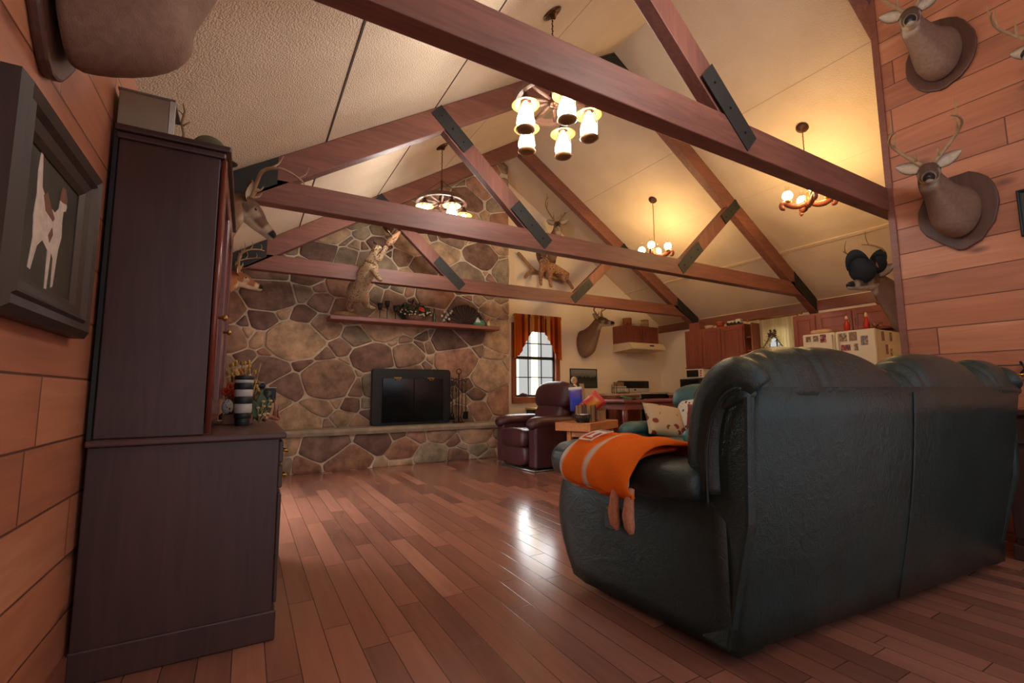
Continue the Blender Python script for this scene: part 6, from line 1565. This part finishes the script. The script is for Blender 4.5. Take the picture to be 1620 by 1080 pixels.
# base cabinets with counters
bc1 = thing('base_cabinet', 'low cherry base cabinets with a tan counter along the kitchen wall', 'kitchen cabinet', (6.70, 3.52, 0))
q = MB(); q.box((0, 0, 0.0), (XK - 6.70 - 0.002, 5.95 - 3.52, 0.87)); q.build('body', m_cab, bc1)
q = MB(); q.box((-0.03, 0, 0.87), (XK - 6.70 - 0.002, 5.95 - 3.52, 0.905)); q.build('counter', simple('tan_laminate', S(186, 156, 120), 0.4, var=0.08), bc1, bevel=0.004)
cab_doors(bc1, PK, 0.02, 2.4, 0.10, 0.85, 5, handle='high')
bc2 = thing('base_cabinet', 'low cherry base cabinet against the far wall, left of the stove', 'kitchen cabinet', (5.50, 6.03, 0))
q = MB(); q.box((0, 0, 0), (0.55, YF - 6.03 - 0.002, 0.87)); q.build('body', m_cab, bc2)
q = MB(); q.box((-0.01, -0.02, 0.87), (0.555, YF - 6.03 - 0.002, 0.905)); q.build('counter', bpy.data.materials['tan_laminate'], bc2, bevel=0.004)
cab_doors(bc2, lambda u, d, z: (u, -d, z), 0.01, 0.54, 0.10, 0.85, 1, handle='high')
mw = thing('microwave_oven', 'black microwave oven on the kitchen counter under the corner cabinet', 'microwave oven', (6.78, 5.20, 0.906))
q = MB(); q.box((0, 0, 0.01), (0.40, 0.55, 0.25)); q.build('body', m_black, mw, bevel=0.006)
q = MB(); q.box((-0.012, 0.14, 0.03), (0, 0.53, 0.235)); q.build('door', m_doorglass, mw, bevel=0.004)
to = thing('toaster_oven', 'small white toaster oven on top of the black microwave', 'toaster oven', (6.80, 5.26, 1.157))
q = MB(); q.box((0, 0, 0.01), (0.28, 0.36, 0.165)); q.build('body', m_white, to, bevel=0.008)
q = MB(); q.box((-0.008, 0.10, 0.03), (0, 0.345, 0.15)); q.build('door', m_doorglass, to, bevel=0.004)
for z in (0.05, 0.09, 0.13): q = MB(); q.lathe([(0, 0), (0.014, 0), (0.012, 0.014), (0, 0.014)], Matrix.Translation((0, 0.05, z)) @ Matrix.Rotation(-math.pi / 2, 4, 'Y'), 12); q.build('knob', m_redg, to)
rk = thing('spice_rack', 'wire rack of pale jars on the counter left of the stove', 'rack', (5.72, 6.25, 0.906))
q = MB()
for z in (0.01, 0.10):
    q.tube([(0, 0, z), (0.30, 0, z), (0.30, 0.12, z), (0, 0.12, z), (0, 0, z)], 0.005, 6)
for x in (0, 0.30):
    for y in (0, 0.12): q.tube([(x, y, 0), (x, y, 0.16)], 0.005, 6)
for i in range(7): q.tube([(0.04 * i + 0.03, 0, 0.01), (0.04 * i + 0.03, 0.12, 0.01)], 0.003, 5)
q.build('wire_frame', m_blackmetal, rk)
for i in range(6):
    t = thing('jar', 'pale jar in the wire rack beside the stove', 'jar', (5.72 + 0.03 + 0.048 * i, 6.31, 0.920), 0, 'jars in the wire rack')
    q = MB(); q.lathe([(0, 0), (0.02, 0), (0.02, 0.085), (0.014, 0.095), (0, 0.095)], None, 12); q.build('body', m_border, t)
    q = MB(); q.lathe([(0, 0.095), (0.017, 0.095), (0.017, 0.115), (0, 0.115)], None, 12); q.build('lid', m_white, t)
cb = thing('cardboard_box', 'small brown cardboard box on the counter just left of the stove backguard', 'box', (5.98, 6.46, 0.906)); q = MB(); q.box((-0.09, -0.06, 0), (0.06, 0.06, 0.21)); q.build('carton', simple('cardboard', S(150, 112, 78), 0.85, bump=0.1), cb, bevel=0.003)

# dining table in front of the stove
dt = thing('dining_table', 'reddish brown dining table in front of the stove, behind the end table', 'table', (4.85, 5.15, 0))
q = MB(); q.box((0, 0, 0.775), (1.75, 0.75, 0.815)); q.build('table_top', m_redwood, dt, bevel=0.008)
q = MB(); q.box((0.06, 0.05, 0.67), (1.69, 0.70, 0.775)); q.build('apron', m_redwood, dt)
for x in (0.06, 1.61):
    for y in (0.05, 0.62): q = MB(); q.lathe([(0.0, 0.0), (0.03, 0.0), (0.035, 0.1), (0.028, 0.3), (0.04, 0.55), (0.04, 0.67), (0, 0.67)], Matrix.Translation((x + 0.04, y + 0.04, 0)), 14); q.build('leg', m_redwood, dt)
gc = MB(); n = 12; vs = []; fs = []
for s_ in (0, 1):
    for i in range(n):
        for j in range(n): vs.append((0.34 * i / (n - 1), 0.24 * j / (n - 1), 0.012 + 0.014 * math.sin(i * 1.1) * math.sin(j * 0.9) + 0.045 * math.exp(-((i - 2) ** 2 + (j - 8) ** 2) / 9) + 0.004 * s_))
for s_ in (0, 1):
    for i in range(n - 1):
        for j in range(n - 1):
            f = (s_ * n * n + i * n + j, s_ * n * n + (i + 1) * n + j, s_ * n * n + (i + 1) * n + j + 1, s_ * n * n + i * n + j + 1); fs.append(f if s_ else tuple(reversed(f)))
gc.add(vs, fs); o_ = gc.build('cloth_napkin', pattern_fabric('green_napkin', S(70, 104, 84), S(110, 140, 116), S(44, 60, 56), 20), None); o_.location = (5.02, 5.22, 0.816); tag(o_, 'crumpled green patterned cloth on the dining table', 'cloth')

# low black cabinet under the far window, with a doll, a card and paper on it; picture above
lc = thing('low_cabinet', 'low black cabinet with a tan top under the far window behind the burgundy recliner', 'cabinet', (4.06, 6.22, 0))
q = MB(); q.box((0, 0, 0.03), (1.40, 0.40, 0.655)); q.build('body', m_black, lc, bevel=0.004)
q = MB(); q.box((-0.02, -0.02, 0.655), (1.42, 0.405, 0.685)); q.build('top', simple('tan_top', S(190, 158, 96), 0.5), lc, bevel=0.004)
for x in (0.02, 0.71): q = MB(); q.box((x, -0.014, 0.06), (x + 0.67, 0.0, 0.64)); q.build('door', m_black, lc, bevel=0.003)
pp = thing('paper', 'crumpled white paper at the left end of the low black cabinet', 'paper', (4.16, 6.36, 0.686)); q = MB(); q.ell((0, 0, 0.035), (0.07, 0.05, 0.035), 9, 6, e1=1.4, e2=1.3); q.build('sheet', bpy.data.materials['paper_white'], pp)
dl = thing('doll', 'small standing doll with pale hair and white clothes in front of the dark landscape picture', 'doll', (4.92, 6.42, 0.686))
q = MB(); q.lathe([(0, 0), (0.07, 0), (0.075, 0.10), (0.06, 0.25), (0.05, 0.34), (0.025, 0.38), (0, 0.39)], None, 18); q.build('white_dress', simple('doll_white', S(210, 200, 190), 0.9), dl)
q = MB(); q.ell((0, 0, 0.44), (0.045, 0.045, 0.055), 14, 9); q.build('head', simple('doll_skin', S(206, 160, 132), 0.6), dl)
q = MB(); q.ell((0, 0.012, 0.455), (0.062, 0.05, 0.065), 14, 9); q.build('hair', simple('doll_hair', S(176, 150, 120), 0.9, bump=0.4), dl)
cd = thing('greeting_card', 'plain pale card propped beside the doll', 'card', (5.10, 6.40, 0.686), (math.radians(-8), 0, 0)); q = MB(); q.box((-0.05, 0, 0), (0.05, 0.003, 0.40)); q.build('card', simple('pale_card', S(190, 164, 136), 0.8), cd)
lp = thing('framed_picture', 'dark framed landscape print with a tree line on the cream far wall', 'picture', (5.30, YF, 1.18), FACE(270))
frame_part(lp, 0.31, 0.175, 0.022, m_black, 0.02)
def landscape():
    k = NT('landscape_print'); sp = k.n('ShaderNodeSeparateXYZ'); k.l(k.obj(), sp.inputs[0]); n = k.noise(k.mapping(k.obj(), (30, 1, 8)), 2.0, 4)
    f = k.math('ADD', k.math('MULTIPLY', sp.outputs[2], 2.6), k.math('ADD', k.math('MULTIPLY', n, 0.45), 0.28))
    k.l(k.ramp(f, [(0.25, S(66, 66, 56)), (0.45, S(44, 50, 42)), (0.56, S(36, 40, 36)), (0.62, S(104, 106, 102)), (0.85, S(140, 136, 130))]), k.b.inputs['Base Color']); k.set(0.4); return k.m
q = MB(); q.box((-0.292, 0.004, -0.157), (0.292, 0.012, 0.157)); q.build('print', landscape(), lp)
kn = thing('knick_knack', 'small lumpy brown ornament on the left of the far window sill', 'ornament', (3.99, 6.62, 0.862)); q = MB(); q.ell((0, 0, 0.035), (0.06, 0.02, 0.035), 9, 7, e1=1.2); q.ell((0.05, 0, 0.03), (0.05, 0.018, 0.028), 9, 7); q.build('ornament', simple('brown_ornament', S(84, 56, 56), 0.6, bump=0.5), kn)
q = MB(); q.lathe([(0, 0), (0.03, 0), (0.03, 0.15), (0.012, 0.19), (0.012, 0.22), (0, 0.22)], None, 16); o_ = q.build('bottle', simple('slate_bottle', S(96, 108, 116), 0.25), None); o_.location = (4.50, 6.60, 0.862); tag(o_, 'slate grey bottle on the right of the far window sill', 'bottle')
cx = thing('cardboard_box', 'open tan cardboard box at the right end of the end table', 'box', on_table(0.62, 0.22), 0.3); q = MB(); q.box((-0.11, -0.08, 0), (0.11, 0.08, 0.11)); q.build('carton', simple('tan_carton', S(156, 122, 96), 0.85), cx, bevel=0.003)
q = MB(); q.add([(-0.11, -0.08, 0.11), (0.11, -0.08, 0.11), (0.11, -0.11, 0.16), (-0.11, -0.11, 0.16), (-0.11, -0.077, 0.11), (0.11, -0.077, 0.11), (0.11, -0.107, 0.16), (-0.11, -0.107, 0.16)], [(0, 1, 2, 3), (7, 6, 5, 4), (0, 3, 7, 4), (1, 5, 6, 2), (2, 6, 7, 3)], smooth=False); q.build('flap', bpy.data.materials['tan_carton'], cx)

# ------------------------------------------------------------------ against the board partition
ds = thing('sideboard', 'dark reddish wooden sideboard against the board partition, right of the sofa', 'sideboard', (3.78, -0.4, 0))
q = MB(); q.box((0.02, 0, 0.08), (XP - 3.78 - 0.002, 1.34, 0.80)); q.build('body', m_dark, ds, bevel=0.006)
q = MB(); q.box((-0.02, -0.02, 0.80), (XP - 3.78 - 0.002, 1.36, 0.835)); q.build('top', m_darktop, ds, bevel=0.008)
q = MB(); q.box((-0.01, -0.01, 0.0), (XP - 3.78 - 0.002, 1.35, 0.08)); q.build('plinth', m_dark, ds, bevel=0.006)
for y in (0.02, 0.68):
    q = MB(); q.box((0.0, y, 0.64), (0.02, y + 0.66, 0.78)); dr = q.build('drawer', m_dark, ds, bevel=0.006)
    q = MB(); q.lathe([(0, 0), (0.01, 0), (0.016, 0.02), (0, 0.025)], Matrix.Translation((0, y + 0.33, 0.71)) @ Matrix.Rotation(-math.pi / 2, 4, 'Y'), 12); q.build('knob', m_brass, dr)
    q = MB(); q.box((0.0, y, 0.12), (0.02, y + 0.66, 0.61)); q.build('door', m_dark, ds, bevel=0.006)
bu = thing('brass_bugle', 'brass bugle hung by a dark cord on the board partition above the sideboard', 'bugle', (XP - 0.045, 1.00, 1.025), FACE(180))
q = MB(); q.tube([(-0.17, 0, 0.012), (-0.05, 0, 0.012), (0.09, 0, 0.006), (0.10, 0, -0.012), (0.08, 0, -0.022), (-0.06, 0, -0.018)], 0.006, 8); q.tube([(-0.06, 0, -0.018), (0.02, 0, -0.01), (0.12, 0, 0.0), (0.17, 0, 0.004), (0.185, 0, 0.005)], [0.006, 0.008, 0.011, 0.018, 0.034], 14); q.ell((-0.175, 0, 0.012), (0.014, 0.009, 0.009), 8, 6)
q.build('horn', simple('bright_brass', S(214, 170, 84), 0.18, 0.95), bu)
q = MB(); q.tube([(-0.11, 0.0, 0.02), (-0.10, 0.01, 0.06), (-0.085, 0.0, 0.09), (-0.10, -0.01, 0.05), (-0.08, 0.0, 0.015)], 0.007, 6); q.tube([(0.165, 0, 0.0), (0.17, 0, -0.08)], 0.006, 6); q.tube([(0.165, 0, 0.01), (0.05, 0.02, 0.07), (-0.09, 0, 0.07)], 0.004, 6); q.build('cord', m_black, bu)
q = MB(); q.tube([(-0.085, -0.044, 0.07), (-0.085, -0.01, 0.075), (-0.085, 0.01, 0.085)], 0.004, 6); q.tube([(-0.085, -0.044, 0.0), (-0.085, 0.0, 0.0)], 0.004, 6); q.build('hook', m_blackmetal, bu)
bp = thing('framed_picture', 'black-framed picture on the board partition at the right edge, beside the lower deer', 'picture', (XP, 0.68, 2.05), FACE(180))
frame_part(bp, 0.17, 0.15, 0.03, m_black, 0.02); q = MB(); q.box((-0.145, 0.004, -0.125), (0.145, 0.012, 0.125)); q.build('print', dark_canvas(), bp)
